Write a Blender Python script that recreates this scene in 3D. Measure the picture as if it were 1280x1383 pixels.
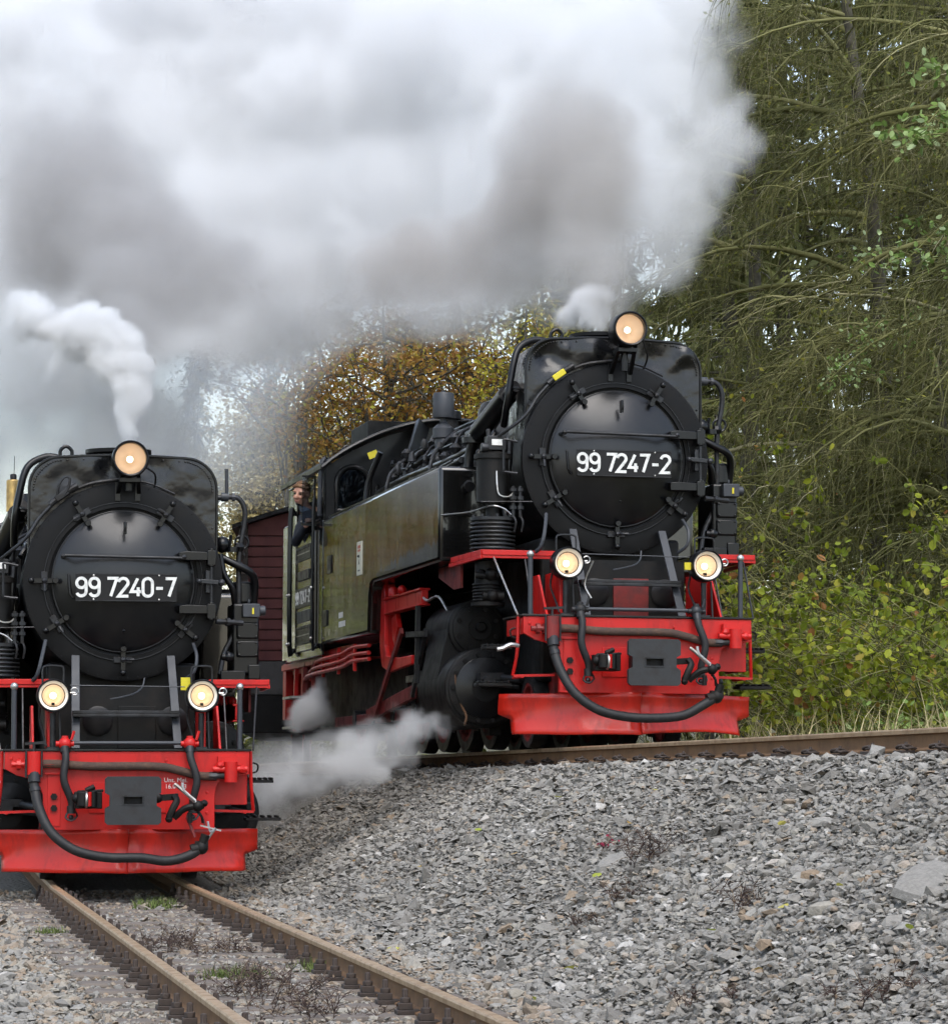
import bpy, bmesh, math, random
import numpy as np
from mathutils import Vector, Matrix
sc = bpy.context.scene
for o in list(bpy.data.objects):
    bpy.data.objects.remove(o)
rad = math.radians
# ---------------------------------------------------------------- camera, sky, sun, exposure
F, IW, IH, EYE, HORIZON = 4600.0, 1280, 1383, 1.15, 996.0
TILT = math.atan((HORIZON - IH / 2) / F)
cam = bpy.data.cameras.new('camera')
cam_o = bpy.data.objects.new('camera', cam)
sc.collection.objects.link(cam_o)
cam_o.location = (0, 0, EYE)
cam_o.rotation_euler = (math.pi / 2 + TILT, 0, 0)
cam.sensor_fit = 'HORIZONTAL'
cam.sensor_width = 36
cam.lens = 36 * F / IW
cam.clip_start = 0.5
cam.clip_end = 3000
sc.camera = cam_o
SUN_EL, SUN_AZ = 58.0, 172.0        # elevation; direction the sun stands in, degrees from +Y towards +X
world = bpy.data.worlds.new('World')
sc.world = world
world.use_nodes = True
wn = world.node_tree
bg = wn.nodes['Background']
sky = wn.nodes.new('ShaderNodeTexSky')
sky.sky_type = 'NISHITA'
sky.sun_disc = False
sky.sun_elevation = rad(SUN_EL)
sky.sun_rotation = rad(SUN_AZ)
sky.air_density = 1.2
sky.dust_density = 1.5
sky.ozone_density = 1.0
hsv = wn.nodes.new('ShaderNodeHueSaturation')
hsv.inputs['Saturation'].default_value = 0.68
wn.links.new(sky.outputs[0], hsv.inputs['Color'])
wn.links.new(hsv.outputs[0], bg.inputs[0])
bg.inputs[1].default_value = 0.15
sun = bpy.data.lights.new('sun', 'SUN')
sun_o = bpy.data.objects.new('sun', sun)
sc.collection.objects.link(sun_o)
sun.energy = 1.25
sun.angle = rad(45)
sun.color = (1.0, 0.97, 0.93)
_d = Vector((math.sin(rad(SUN_AZ)) * math.cos(rad(SUN_EL)), math.cos(rad(SUN_AZ)) * math.cos(rad(SUN_EL)), math.sin(rad(SUN_EL))))
sun_o.rotation_euler = _d.to_track_quat('Z', 'Y').to_euler()
sc.view_settings.view_transform = 'Standard'
sc.view_settings.look = 'None'
sc.view_settings.gamma = 1
sc.view_settings.exposure = 0.95
sc.cycles.use_denoising = True
sc.cycles.use_adaptive_sampling = True
sc.cycles.adaptive_threshold = 0.045
sc.cycles.adaptive_min_samples = 16
sc.cycles.max_bounces = 8
sc.cycles.diffuse_bounces = 3
sc.cycles.glossy_bounces = 3
sc.cycles.transmission_bounces = 4
sc.cycles.transparent_max_bounces = 12
sc.cycles.volume_bounces = 4
sc.cycles.volume_step_rate = 1.0
sc.cycles.volume_max_steps = 256
sc.cycles.sample_clamp_indirect = 6


def at(px, py, d):
    """The place that a line of sight reaches at depth d."""
    c, s = math.cos(TILT), math.sin(TILT)
    vx, vz = (px - IW / 2) / F, -(py - IH / 2) / F
    r = np.array([vx, c - vz * s, s + vz * c])
    return r * (d / r[1]) + np.array([0, 0, EYE])


# ---------------------------------------------------------------- materials
MATS = {}


def nodes_of(name):
    m = bpy.data.materials.new(name)
    m.use_nodes = True
    MATS[name] = m
    t = m.node_tree
    return m, t, t.nodes['Principled BSDF']


def mat(name, base, rough=0.5, metal=0.0, coat=0.0, coat_rough=0.08, var=None, var_scale=4.0, var_lo=0.45, var_hi=0.7,
        rough_var=0.0, bump=0.0, bump_scale=30.0, emit=None, emit_strength=0.0, stretch=None, spec=0.5, dent=0.0, dent_scale=2.0):
    m, t, b = nodes_of(name)
    N, L = t.nodes.new, t.links.new
    b.inputs['Base Color'].default_value = (*base, 1)
    b.inputs['Roughness'].default_value = rough
    b.inputs['Metallic'].default_value = metal
    b.inputs['Coat Weight'].default_value = coat
    b.inputs['Coat Roughness'].default_value = coat_rough
    b.inputs['Specular IOR Level'].default_value = spec
    tc = N('ShaderNodeTexCoord')
    mp = N('ShaderNodeMapping')
    L(tc.outputs['Object'], mp.inputs[0])
    if stretch:
        mp.inputs['Scale'].default_value = stretch
    if var or rough_var:
        nz = N('ShaderNodeTexNoise')
        nz.inputs['Scale'].default_value = var_scale
        nz.inputs['Detail'].default_value = 6
        nz.inputs['Roughness'].default_value = 0.65
        L(mp.outputs[0], nz.inputs['Vector'])
        mr = N('ShaderNodeMapRange')
        mr.inputs['From Min'].default_value = var_lo
        mr.inputs['From Max'].default_value = var_hi
        L(nz.outputs['Fac'], mr.inputs['Value'])
        if var:
            mx = N('ShaderNodeMix')
            mx.data_type = 'RGBA'
            mx.inputs['A'].default_value = (*base, 1)
            mx.inputs['B'].default_value = (*var, 1)
            L(mr.outputs[0], mx.inputs['Factor'])
            L(mx.outputs['Result'], b.inputs['Base Color'])
        if rough_var:
            ma = N('ShaderNodeMath')
            ma.operation = 'MULTIPLY_ADD'
            ma.inputs[1].default_value = rough_var
            ma.inputs[2].default_value = rough
            L(mr.outputs[0], ma.inputs[0])
            L(ma.outputs[0], b.inputs['Roughness'])
    last = None
    for amt, scl, dist in ((dent, dent_scale, 0.05), (bump, bump_scale, 0.004)):
        if amt:
            nb = N('ShaderNodeTexNoise')
            nb.inputs['Scale'].default_value = scl
            nb.inputs['Detail'].default_value = 3
            L(mp.outputs[0], nb.inputs['Vector'])
            bp = N('ShaderNodeBump')
            bp.inputs['Strength'].default_value = amt
            bp.inputs['Distance'].default_value = dist
            L(nb.outputs['Fac'], bp.inputs['Height'])
            if last:
                L(last.outputs[0], bp.inputs['Normal'])
            L(bp.outputs[0], b.inputs['Normal'])
            if coat:
                L(bp.outputs[0], b.inputs['Coat Normal'])
            last = bp
    if emit:
        b.inputs['Emission Color'].default_value = (*emit, 1)
        b.inputs['Emission Strength'].default_value = emit_strength
    return m


mat('black_paint', (0.0028, 0.003, 0.0038), 0.28, spec=0.30, coat=0.12, var=(0.0065, 0.006, 0.0056), var_scale=5, rough_var=0.18, bump=0.06, bump_scale=60)
mat('black_gloss', (0.0028, 0.003, 0.004), 0.34, spec=0.35, coat=0.35, coat_rough=0.20, var=(0.008, 0.008, 0.0075), var_scale=4, rough_var=0.12, bump=0.05, bump_scale=25)
mat('black_dented', (0.0030, 0.0032, 0.0040), 0.27, spec=0.35, coat=0.4, coat_rough=0.16, var=(0.009, 0.009, 0.009), var_scale=5, rough_var=0.2, dent=0.55, dent_scale=3.2, bump=0.08, bump_scale=40)
mat('smokebox_black', (0.0028, 0.0028, 0.0034), 0.42, spec=0.20, var=(0.0065, 0.006, 0.0056), var_scale=6, rough_var=0.15, bump=0.12, bump_scale=90)
mat('tank_black', (0.004, 0.004, 0.004), 0.16, spec=0.3, coat=0.85, coat_rough=0.05, var=(0.022, 0.017, 0.011), var_scale=2.2, var_lo=0.45, var_hi=0.8, rough_var=0.12,
    stretch=(1, 1, 0.22), dent=0.10, dent_scale=1.6)
mat('grimy_black', (0.0048, 0.0046, 0.0045), 0.48, spec=0.25, var=(0.014, 0.0115, 0.0095), var_scale=7, rough_var=0.2, bump=0.2, bump_scale=50)
mat('dark_steel', (0.030, 0.031, 0.034), 0.40, metal=0.5, var=(0.016, 0.014, 0.012), var_scale=9, rough_var=0.2, bump=0.1)
mat('grey_paint', (0.030, 0.034, 0.041), 0.45, var=(0.04, 0.042, 0.048), var_scale=8, rough_var=0.2, bump=0.1)
mat('bright_steel', (0.50, 0.50, 0.49), 0.35, metal=0.9, var=(0.25, 0.22, 0.18), var_scale=12, rough_var=0.2)
mat('copper', (0.30, 0.17, 0.10), 0.45, metal=0.8, var=(0.08, 0.06, 0.05), var_scale=12, rough_var=0.2)
mat('red_paint', (0.50, 0.010, 0.008), 0.40, spec=0.35, coat=0.08, coat_rough=0.2, var=(0.16, 0.010, 0.008), var_scale=6, var_lo=0.52, var_hi=0.85, rough_var=0.3, bump=0.15, bump_scale=30, stretch=(1.3, 1.3, 0.45))
mat('plough_red', (0.52, 0.018, 0.008), 0.36, spec=0.35, coat=0.3, coat_rough=0.22, var=(0.18, 0.012, 0.009), var_scale=6, stretch=(1.3, 1.3, 0.5), var_lo=0.50, var_hi=0.80, rough_var=0.22, dent=0.10, dent_scale=4, bump=0.15)
mat('dirty_shaded_red', (0.18, 0.012, 0.010), 0.55, var=(0.07, 0.020, 0.018), var_scale=6, rough_var=0.2, bump=0.2)
mat('wheel_red', (0.26, 0.018, 0.016), 0.5, var=(0.06, 0.025, 0.022), var_scale=8, rough_var=0.2)
mat('rubber', (0.011, 0.011, 0.012), 0.55, spec=0.35, var=(0.022, 0.021, 0.020), var_scale=14, bump=0.3, bump_scale=120)
mat('lagging', (0.055, 0.032, 0.024), 0.85, var=(0.10, 0.055, 0.035), var_scale=20, bump=0.8, bump_scale=120)
mat('cast_grey', (0.030, 0.031, 0.033), 0.50, metal=0.3, var=(0.030, 0.028, 0.027), var_scale=9, rough_var=0.25, bump=0.25, bump_scale=40)
mat('white_paint', (0.78, 0.77, 0.73), 0.5, var=(0.55, 0.54, 0.50), var_scale=30)
mat('digit_white', (0.74, 0.74, 0.71), 0.45, var=(0.5, 0.5, 0.48), var_scale=25)
mat('plate_black', (0.006, 0.0056, 0.0065), 0.35, spec=0.3, var=(0.012, 0.010, 0.010), var_scale=12, rough_var=0.2)
mat('yellow_plastic', (0.62, 0.52, 0.02), 0.4)
mat('sign_cream', (0.62, 0.60, 0.48), 0.5)
mat('sign_red', (0.45, 0.12, 0.06), 0.5)
mat('brass', (0.62, 0.42, 0.16), 0.35, metal=0.9, var=(0.30, 0.2, 0.1), var_scale=10, rough_var=0.2)
mat('reflector', (0.84, 0.66, 0.50), 0.40)
mat('lamp_rim_white', (0.78, 0.76, 0.70), 0.4)
mat('bulb', (1, 0.9, 0.7), 0.4, emit=(1.0, 0.84, 0.60), emit_strength=2.6)
mat('rail_side', (0.175, 0.098, 0.048), 0.8, spec=0.25, var=(0.11, 0.064, 0.035), var_scale=7, bump=0.3, bump_scale=60, stretch=(1, 1, 1))
mat('rail_head', (0.36, 0.25, 0.145), 0.42, metal=0.25, var=(0.22, 0.14, 0.075), var_scale=9, rough_var=0.15)
mat('rusty_iron', (0.048, 0.034, 0.027), 0.8, var=(0.024, 0.020, 0.018), var_scale=14, bump=0.4, bump_scale=50)
mat('sleeper_wood', (0.150, 0.125, 0.105), 0.9, var=(0.075, 0.06, 0.05), var_scale=9, stretch=(0.6, 5, 5), bump=0.8, bump_scale=25)
mat('wagon_red', (0.125, 0.028, 0.026), 0.62, var=(0.075, 0.020, 0.020), var_scale=4, rough_var=0.15, bump=0.2, bump_scale=30, stretch=(1, 1, 0.4))
mat('wagon_grey', (0.075, 0.070, 0.068), 0.7, var=(0.04, 0.035, 0.033), var_scale=6)
mat('roof_black', (0.007, 0.007, 0.008), 0.6, spec=0.3, var=(0.03, 0.03, 0.03), var_scale=5)
mat('skin', (0.50, 0.27, 0.19), 0.5, var=(0.46, 0.21, 0.15), var_scale=18)
mat('hair', (0.13, 0.062, 0.026), 0.55, var=(0.21, 0.11, 0.045), var_scale=40, stretch=(1, 1, 0.2), bump=0.8, bump_scale=90)
mat('jacket', (0.012, 0.014, 0.022), 0.8, var=(0.022, 0.025, 0.034), var_scale=10, bump=0.5, bump_scale=22)
mat('shirt', (0.10, 0.13, 0.18), 0.8)
mat('eye_dark', (0.02, 0.015, 0.012), 0.2)
mat('lip', (0.38, 0.13, 0.11), 0.5)


def pane_mat(name, tint, gloss):
    m, t, b = nodes_of(name)
    out = [n for n in t.nodes if n.type == 'OUTPUT_MATERIAL'][0]
    t.nodes.remove(b)
    tr = t.nodes.new('ShaderNodeBsdfTransparent')
    tr.inputs[0].default_value = (*tint, 1)
    gl = t.nodes.new('ShaderNodeBsdfGlossy')
    gl.inputs['Roughness'].default_value = 0.04
    fr = t.nodes.new('ShaderNodeFresnel')
    fr.inputs[0].default_value = gloss
    mx = t.nodes.new('ShaderNodeMixShader')
    t.links.new(fr.outputs[0], mx.inputs[0])
    t.links.new(tr.outputs[0], mx.inputs[1])
    t.links.new(gl.outputs[0], mx.inputs[2])
    t.links.new(mx.outputs[0], out.inputs[0])
    return m


pane_mat('glass', (0.93, 0.95, 0.95), 1.45)
pane_mat('grey_glass', (0.62, 0.68, 0.74), 1.5)


def tint_mat(name, stops, rough=0.8, translucent=0.0, noise=None, spec=0.3, bump=0.0, bump_scale=60):
    """Colour from the per-piece 'tint' attribute through a ramp of the piece's own colours."""
    m, t, b = nodes_of(name)
    N, L = t.nodes.new, t.links.new
    a = N('ShaderNodeAttribute')
    a.attribute_name = 'tint'
    r = N('ShaderNodeValToRGB')
    el = r.color_ramp.elements
    while len(el) < len(stops):
        el.new(0.5)
    for e, (p, c) in zip(el, stops):
        e.position = p
        e.color = (*c, 1)
    L(a.outputs['Fac'], r.inputs[0])
    col = r.outputs[0]
    if noise:
        nz = N('ShaderNodeTexNoise')
        nz.inputs['Scale'].default_value = noise[0]
        nz.inputs['Detail'].default_value = 5
        tc = N('ShaderNodeTexCoord')
        L(tc.outputs['Object'], nz.inputs['Vector'])
        mr = N('ShaderNodeMapRange')
        mr.inputs['From Min'].default_value = 0.3
        mr.inputs['From Max'].default_value = 0.7
        mr.inputs['To Min'].default_value = 1 - noise[1]
        mr.inputs['To Max'].default_value = 1 + noise[1]
        L(nz.outputs['Fac'], mr.inputs['Value'])
        mx = N('ShaderNodeMix')
        mx.data_type = 'RGBA'
        mx.blend_type = 'MULTIPLY'
        mx.inputs['Factor'].default_value = 1
        L(col, mx.inputs['A'])
        L(mr.outputs[0], mx.inputs['B'])
        col = mx.outputs['Result']
        if bump:
            bp = N('ShaderNodeBump')
            bp.inputs['Strength'].default_value = bump
            bp.inputs['Distance'].default_value = 0.01
            nb = N('ShaderNodeTexNoise')
            nb.inputs['Scale'].default_value = bump_scale
            nb.inputs['Detail'].default_value = 4
            L(tc.outputs['Object'], nb.inputs['Vector'])
            L(nb.outputs['Fac'], bp.inputs['Height'])
            L(bp.outputs[0], b.inputs['Normal'])
    L(col, b.inputs['Base Color'])
    b.inputs['Roughness'].default_value = rough
    b.inputs['Specular IOR Level'].default_value = spec
    if translucent:
        out = [n for n in t.nodes if n.type == 'OUTPUT_MATERIAL'][0]
        tl = N('ShaderNodeBsdfTranslucent')
        L(col, tl.inputs[0])
        ms = N('ShaderNodeMixShader')
        ms.inputs[0].default_value = translucent
        L(b.outputs[0], ms.inputs[1])
        L(tl.outputs[0], ms.inputs[2])
        L(ms.outputs[0], out.inputs[0])
    return m


tint_mat('stone', [(0.0, (0.135, 0.124, 0.109)), (0.35, (0.215, 0.202, 0.181)), (0.62, (0.262, 0.250, 0.229)), (0.82, (0.29, 0.267, 0.226)), (0.93, (0.24, 0.18, 0.125)), (1.0, (0.42, 0.40, 0.37))],
         0.85, noise=(40, 0.16), bump=0.5, bump_scale=90)
tint_mat('twig', [(0.0, (0.065, 0.064, 0.030)), (0.5, (0.140, 0.140, 0.047)), (0.85, (0.215, 0.208, 0.085)), (1.0, (0.34, 0.31, 0.20))], 0.85)
tint_mat('bark', [(0.0, (0.05, 0.045, 0.038)), (1.0, (0.13, 0.12, 0.085))], 0.9, noise=(14, 0.35), bump=0.8, bump_scale=20)
tint_mat('leaf_hazel', [(0.0, (0.07, 0.105, 0.014)), (0.45, (0.18, 0.23, 0.022)), (0.8, (0.32, 0.35, 0.028)), (0.93, (0.33, 0.29, 0.04)), (1.0, (0.28, 0.13, 0.04))], 0.6, 0.35)
tint_mat('leaf_green', [(0.0, (0.08, 0.13, 0.03)), (0.6, (0.22, 0.33, 0.08)), (1.0, (0.48, 0.58, 0.32))], 0.55, 0.35)
tint_mat('leaf_olive', [(0.0, (0.05, 0.06, 0.018)), (0.6, (0.145, 0.165, 0.030)), (1.0, (0.25, 0.235, 0.04))], 0.75, 0.25)
tint_mat('leaf_autumn', [(0.0, (0.13, 0.055, 0.016)), (0.4, (0.29, 0.14, 0.032)), (0.7, (0.36, 0.23, 0.045)), (0.88, (0.26, 0.26, 0.03)), (1.0, (0.44, 0.38, 0.04))], 0.65, 0.35)
tint_mat('leaf_gold', [(0.0, (0.24, 0.18, 0.08)), (0.5, (0.44, 0.35, 0.15)), (1.0, (0.56, 0.48, 0.22))], 0.65, 0.4)
tint_mat('needle', [(0.0, (0.055, 0.065, 0.020)), (1.0, (0.145, 0.155, 0.045))], 0.8, 0.1)
tint_mat('dry_weed', [(0.0, (0.035, 0.024, 0.022)), (0.7, (0.085, 0.055, 0.045)), (1.0, (0.20, 0.15, 0.10))], 0.9)
tint_mat('grass', [(0.0, (0.08, 0.115, 0.03)), (0.3, (0.18, 0.21, 0.06)), (0.6, (0.40, 0.34, 0.17)), (1.0, (0.54, 0.46, 0.26))], 0.8, 0.25)
tint_mat('moss_green', [(0.0, (0.06, 0.09, 0.02)), (1.0, (0.16, 0.20, 0.06))], 0.9, 0.2)
tint_mat('crimson_leaf', [(0.0, (0.16, 0.01, 0.03)), (1.0, (0.34, 0.03, 0.07))], 0.6, 0.2)
tint_mat('fallen_leaf', [(0.0, (0.30, 0.36, 0.05)), (0.5, (0.48, 0.44, 0.10)), (1.0, (0.36, 0.18, 0.06))], 0.6, 0.25)


# ---------------------------------------------------------------- mesh helpers
def smooth_path(pts, k=6):
    P = [Vector(p) for p in pts]
    if len(P) < 3:
        return P
    Q = [P[0] * 2 - P[1]] + P + [P[-1] * 2 - P[-2]]
    out = []
    for i in range(1, len(Q) - 2):
        a, b, c, d = Q[i - 1], Q[i], Q[i + 1], Q[i + 2]
        for j in range(k):
            t = j / k
            out.append(0.5 * ((2 * b) + (c - a) * t + (2 * a - 5 * b + 4 * c - d) * t * t + (3 * b - a - 3 * c + d) * t ** 3))
    out.append(P[-1])
    return out


class MB:
    def __init__(s):
        s.v, s.f = [], []

    def add(s, vs, fs):
        o = len(s.v)
        s.v += [tuple(v) for v in vs]
        s.f += [tuple(i + o for i in f) for f in fs]
        return s

    def box(s, x0, x1, y0, y1, z0, z1, M=None):
        vs = [Vector(p) for p in ((x0, y0, z0), (x1, y0, z0), (x1, y1, z0), (x0, y1, z0), (x0, y0, z1), (x1, y0, z1), (x1, y1, z1), (x0, y1, z1))]
        if M is not None:
            vs = [M @ v for v in vs]
        return s.add(vs, [(0, 3, 2, 1), (4, 5, 6, 7), (0, 1, 5, 4), (1, 2, 6, 5), (2, 3, 7, 6), (3, 0, 4, 7)])

    def bar(s, a, b, w, h, up=(0, 0, 1)):
        """A rectangular bar from a to b, w wide and h high."""
        a, b = Vector(a), Vector(b)
        d = (b - a).normalized()
        u = Vector(up)
        x = d.cross(u)
        if x.length < 1e-4:
            x = d.cross(Vector((0, 1, 0)))
        x.normalize()
        z = x.cross(d)
        vs = [p + x * sx * w / 2 + z * sz * h / 2 for p in (a, b) for sx, sz in ((-1, -1), (1, -1), (1, 1), (-1, 1))]
        return s.add(vs, [(3, 2, 1, 0), (4, 5, 6, 7), (0, 1, 5, 4), (1, 2, 6, 5), (2, 3, 7, 6), (3, 0, 4, 7)])

    def cyl(s, a, b, r, r2=None, n=20):
        return s.tube([a, b], [r, r if r2 is None else r2], n)

    def tube(s, pts, r, n=10, k=0, closed=False):
        if k:
            pts = smooth_path(pts, k)
        P = [Vector(p) for p in pts]
        m = len(P)
        R = r if isinstance(r, (list, tuple)) else [r] * m
        if len(R) != m:
            R = [R[0] + (R[-1] - R[0]) * i / (m - 1) for i in range(m)]
        t0 = (P[1] - P[0]).normalized()
        u = t0.cross(Vector((0, 0, 1)))
        if u.length < 0.05:
            u = t0.cross(Vector((0, 1, 0)))
        u.normalize()
        vs, fs = [], []
        for i, p in enumerate(P):
            if closed:
                t = (P[(i + 1) % m] - P[i - 1]).normalized()
            else:
                t = (P[min(i + 1, m - 1)] - P[max(i - 1, 0)]).normalized()
            u = (u - t * u.dot(t)).normalized()
            w = t.cross(u)
            for j in range(n):
                a = 2 * math.pi * j / n
                vs.append(p + (u * math.cos(a) + w * math.sin(a)) * R[i])
        for i in range(m if closed else m - 1):
            i2 = (i + 1) % m
            for j in range(n):
                fs.append((i * n + j, i * n + (j + 1) % n, i2 * n + (j + 1) % n, i2 * n + j))
        if not closed:
            fs.append(tuple(range(n))[::-1])
            fs.append(tuple((m - 1) * n + j for j in range(n)))
        return s.add(vs, fs)

    def lathe(s, prof, c, axis='y', n=32, caps=True):
        """prof: (radius, height along axis); c: centre of height 0."""
        vs, fs = [], []
        cx = Vector(c)
        m = len(prof)
        for r, h in prof:
            for j in range(n):
                a = 2 * math.pi * j / n
                p, q = r * math.cos(a), r * math.sin(a)
                vs.append(cx + Vector((p, h, q) if axis == 'y' else (p, q, h) if axis == 'z' else (h, p, q)))
        for i in range(m - 1):
            for j in range(n):
                fs.append((i * n + j, i * n + (j + 1) % n, (i + 1) * n + (j + 1) % n, (i + 1) * n + j))
        if caps:
            fs.append(tuple(range(n)))
            fs.append(tuple((m - 1) * n + j for j in range(n))[::-1])
        return s.add(vs, fs)

    def prism(s, outline, plane, a, b):
        """An outline in 'xz', 'yz' or 'xy' pushed from a to b along the third axis."""
        def p3(p, h):
            return {'xz': (p[0], h, p[1]), 'yz': (h, p[0], p[1]), 'xy': (p[0], p[1], h)}[plane]
        n = len(outline)
        vs = [p3(p, a) for p in outline] + [p3(p, b) for p in outline]
        fs = [tuple(range(n)), tuple(range(2 * n - 1, n - 1, -1))] + [(i, (i + 1) % n, n + (i + 1) % n, n + i) for i in range(n)]
        return s.add(vs, fs)

    def sphere(s, c, r, n=12, sc3=(1, 1, 1)):
        c = Vector(c)
        vs, fs = [], []
        m = max(4, n // 2)
        for i in range(1, m):
            th = math.pi * i / m
            for j in range(n):
                ph = 2 * math.pi * j / n
                vs.append(c + Vector((r * sc3[0] * math.sin(th) * math.cos(ph), r * sc3[1] * math.sin(th) * math.sin(ph), r * sc3[2] * math.cos(th))))
        t = len(vs)
        vs += [c + Vector((0, 0, r * sc3[2])), c - Vector((0, 0, r * sc3[2]))]
        for i in range(m - 2):
            for j in range(n):
                fs.append((i * n + j, (i + 1) * n + j, (i + 1) * n + (j + 1) % n, i * n + (j + 1) % n))
        for j in range(n):
            fs.append((t, j, (j + 1) % n))
            fs.append((t + 1, (m - 2) * n + (j + 1) % n, (m - 2) * n + j))
        return s.add(vs, fs)

    def torus(s, c, R, r, axis='y', n=32, m=8):
        c = Vector(c)
        pts = []
        for j in range(n):
            a = 2 * math.pi * j / n
            p, q = R * math.cos(a), R * math.sin(a)
            pts.append(c + Vector((p, 0, q) if axis == 'y' else (p, q, 0) if axis == 'z' else (0, p, q)))
        return s.tube(pts, r, m, closed=True)

    def build(s, name, material, parent=None, smooth=38, bevel=0.0, seg=2, loc=None):
        me = bpy.data.meshes.new(name)
        me.from_pydata([tuple(v) for v in s.v], [], s.f)
        bm = bmesh.new()
        bm.from_mesh(me)
        bmesh.ops.recalc_face_normals(bm, faces=bm.faces)
        bm.to_mesh(me)
        bm.free()
        if smooth:
            me.shade_smooth()
            me.set_sharp_from_angle(angle=rad(smooth))
        me.materials.append(MATS[material] if isinstance(material, str) else material)
        o = bpy.data.objects.new(name, me)
        sc.collection.objects.link(o)
        if parent:
            o.parent = parent
        if loc is not None:
            o.location = loc
        if bevel:
            md = o.modifiers.new('bevel', 'BEVEL')
            md.width = bevel
            md.segments = seg
            md.limit_method = 'ANGLE'
            md.angle_limit = rad(35)
            md.harden_normals = False
        return o


def tag(o, label=None, category=None, group=None, kind=None):
    for k, v in (('label', label), ('category', category), ('group', group), ('kind', kind)):
        if v:
            o[k] = v
    return o


def empty(name, loc, rot=(0, 0, 0)):
    o = bpy.data.objects.new(name, None)
    o.empty_display_size = 0.2
    sc.collection.objects.link(o)
    o.location = loc
    o.rotation_euler = rot
    return o


def copy_of(o, parent=None, loc=None, rot=None, scale=None):
    c = o.copy()
    sc.collection.objects.link(c)
    c.parent = parent
    if loc is not None:
        c.location = loc
    if rot is not None:
        c.rotation_euler = rot
    if scale is not None:
        c.scale = scale
    return c


def np_mesh(name, verts, faces, material, parent=None, tint=None, smooth=False):
    """verts (n,3), faces (m,k) of one size; tint per vertex."""
    me = bpy.data.meshes.new(name)
    n, (m, k) = len(verts), faces.shape
    me.vertices.add(n)
    me.vertices.foreach_set('co', np.ascontiguousarray(verts, dtype=np.float32).ravel())
    me.loops.add(m * k)
    me.loops.foreach_set('vertex_index', np.ascontiguousarray(faces, dtype=np.int32).ravel())
    me.polygons.add(m)
    me.polygons.foreach_set('loop_start', np.arange(0, m * k, k, dtype=np.int32))
    try:
        me.polygons.foreach_set('loop_total', np.full(m, k, dtype=np.int32))
    except Exception:
        pass
    if tint is not None:
        a = me.attributes.new('tint', 'FLOAT', 'POINT')
        a.data.foreach_set('value', np.ascontiguousarray(tint, dtype=np.float32))
    me.update(calc_edges=True)
    if smooth:
        me.shade_smooth()
    else:
        me.shade_flat()
    me.materials.append(MATS[material])
    o = bpy.data.objects.new(name, me)
    sc.collection.objects.link(o)
    if parent:
        o.parent = parent
    return o


# ---------------------------------------------------------------- lettering drawn as strokes
def _arc(cx, cy, rx, ry, a0, a1, n=10):
    return [(cx + rx * math.cos(rad(a0 + (a1 - a0) * i / n)), cy + ry * math.sin(rad(a0 + (a1 - a0) * i / n))) for i in range(n + 1)]


GLYPH = {  # width 0.5, height 1
    '0': [(_arc(.25, .75, .25, .25, 0, 180) + _arc(.25, .25, .25, .25, 180, 360), True)],
    '2': [(_arc(.25, .75, .25, .25, 170, -25, 12) + [(0, 0), (.52, 0)], False)],
    '4': [([(.34, 1), (0, .26), (.52, .26)], False), ([(.37, .50), (.37, 0)], False)],
    '7': [([(0, 1), (.5, 1), (.18, 0)], False)],
    '9': [(_arc(.25, .73, .25, .27, -20, 340, 20), True), (_arc(.25, .25, .25, .25, 200, 360, 8) + [(.5, .70)], False)],
    '-': [([(.04, .45), (.40, .45)], False)],
}


def stroke_glyph(ch, put, h, wid, depth, name, material, parent):
    """put(u, v, w): local point for glyph plane coordinates u, v and depth w towards the viewer."""
    m = MB()
    for si, (pts, closed) in enumerate(GLYPH[ch]):
        pts = [Vector((p[0] * h * 1.05, p[1] * h, 0)) for p in pts]
        n = len(pts)
        vs, fs = [], []
        dp = depth + si * 0.0006
        for i, p in enumerate(pts):
            if closed:
                a, b = pts[i - 1], pts[(i + 1) % n]
            else:
                a, b = pts[max(0, i - 1)], pts[min(n - 1, i + 1)]
            d1 = (p - a).normalized() if (p - a).length > 1e-6 else (b - p).normalized()
            d2 = (b - p).normalized() if (b - p).length > 1e-6 else d1
            t = (d1 + d2).normalized()
            nn = Vector((-t.y, t.x, 0))
            k = wid / 2 / max(0.45, nn.dot(Vector((-d1.y, d1.x, 0))))
            for sgn, w in ((1, dp), (-1, dp), (-1, 0), (1, 0)):
                q = p + nn * k * sgn
                vs.append(put(q.x, q.y, w))
        for i in range(n if closed else n - 1):
            j = (i + 1) % n
            for e in range(4):
                fs.append((i * 4 + e, i * 4 + (e + 1) % 4, j * 4 + (e + 1) % 4, j * 4 + e))
        if not closed:
            fs += [(0, 1, 2, 3), ((n - 1) * 4 + 3, (n - 1) * 4 + 2, (n - 1) * 4 + 1, (n - 1) * 4)]
        m.add(vs, fs)
    return m.build(name, material, parent, smooth=0)


def font_text(body, size, material, parent, name, M):
    cu = bpy.data.curves.new(name, 'FONT')
    cu.body = body
    cu.size = size
    cu.align_x = 'CENTER'
    cu.resolution_u = 2
    cu.extrude = 0.001
    tmp = bpy.data.objects.new(name + '_curve', cu)
    sc.collection.objects.link(tmp)
    dg = bpy.context.evaluated_depsgraph_get()
    me = bpy.data.meshes.new_from_object(tmp.evaluated_get(dg))
    bpy.data.objects.remove(tmp)
    me.materials.clear()
    me.materials.append(MATS[material])
    o = bpy.data.objects.new(name, me)
    sc.collection.objects.link(o)
    o.parent = parent
    o.matrix_local = M
    return o
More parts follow.
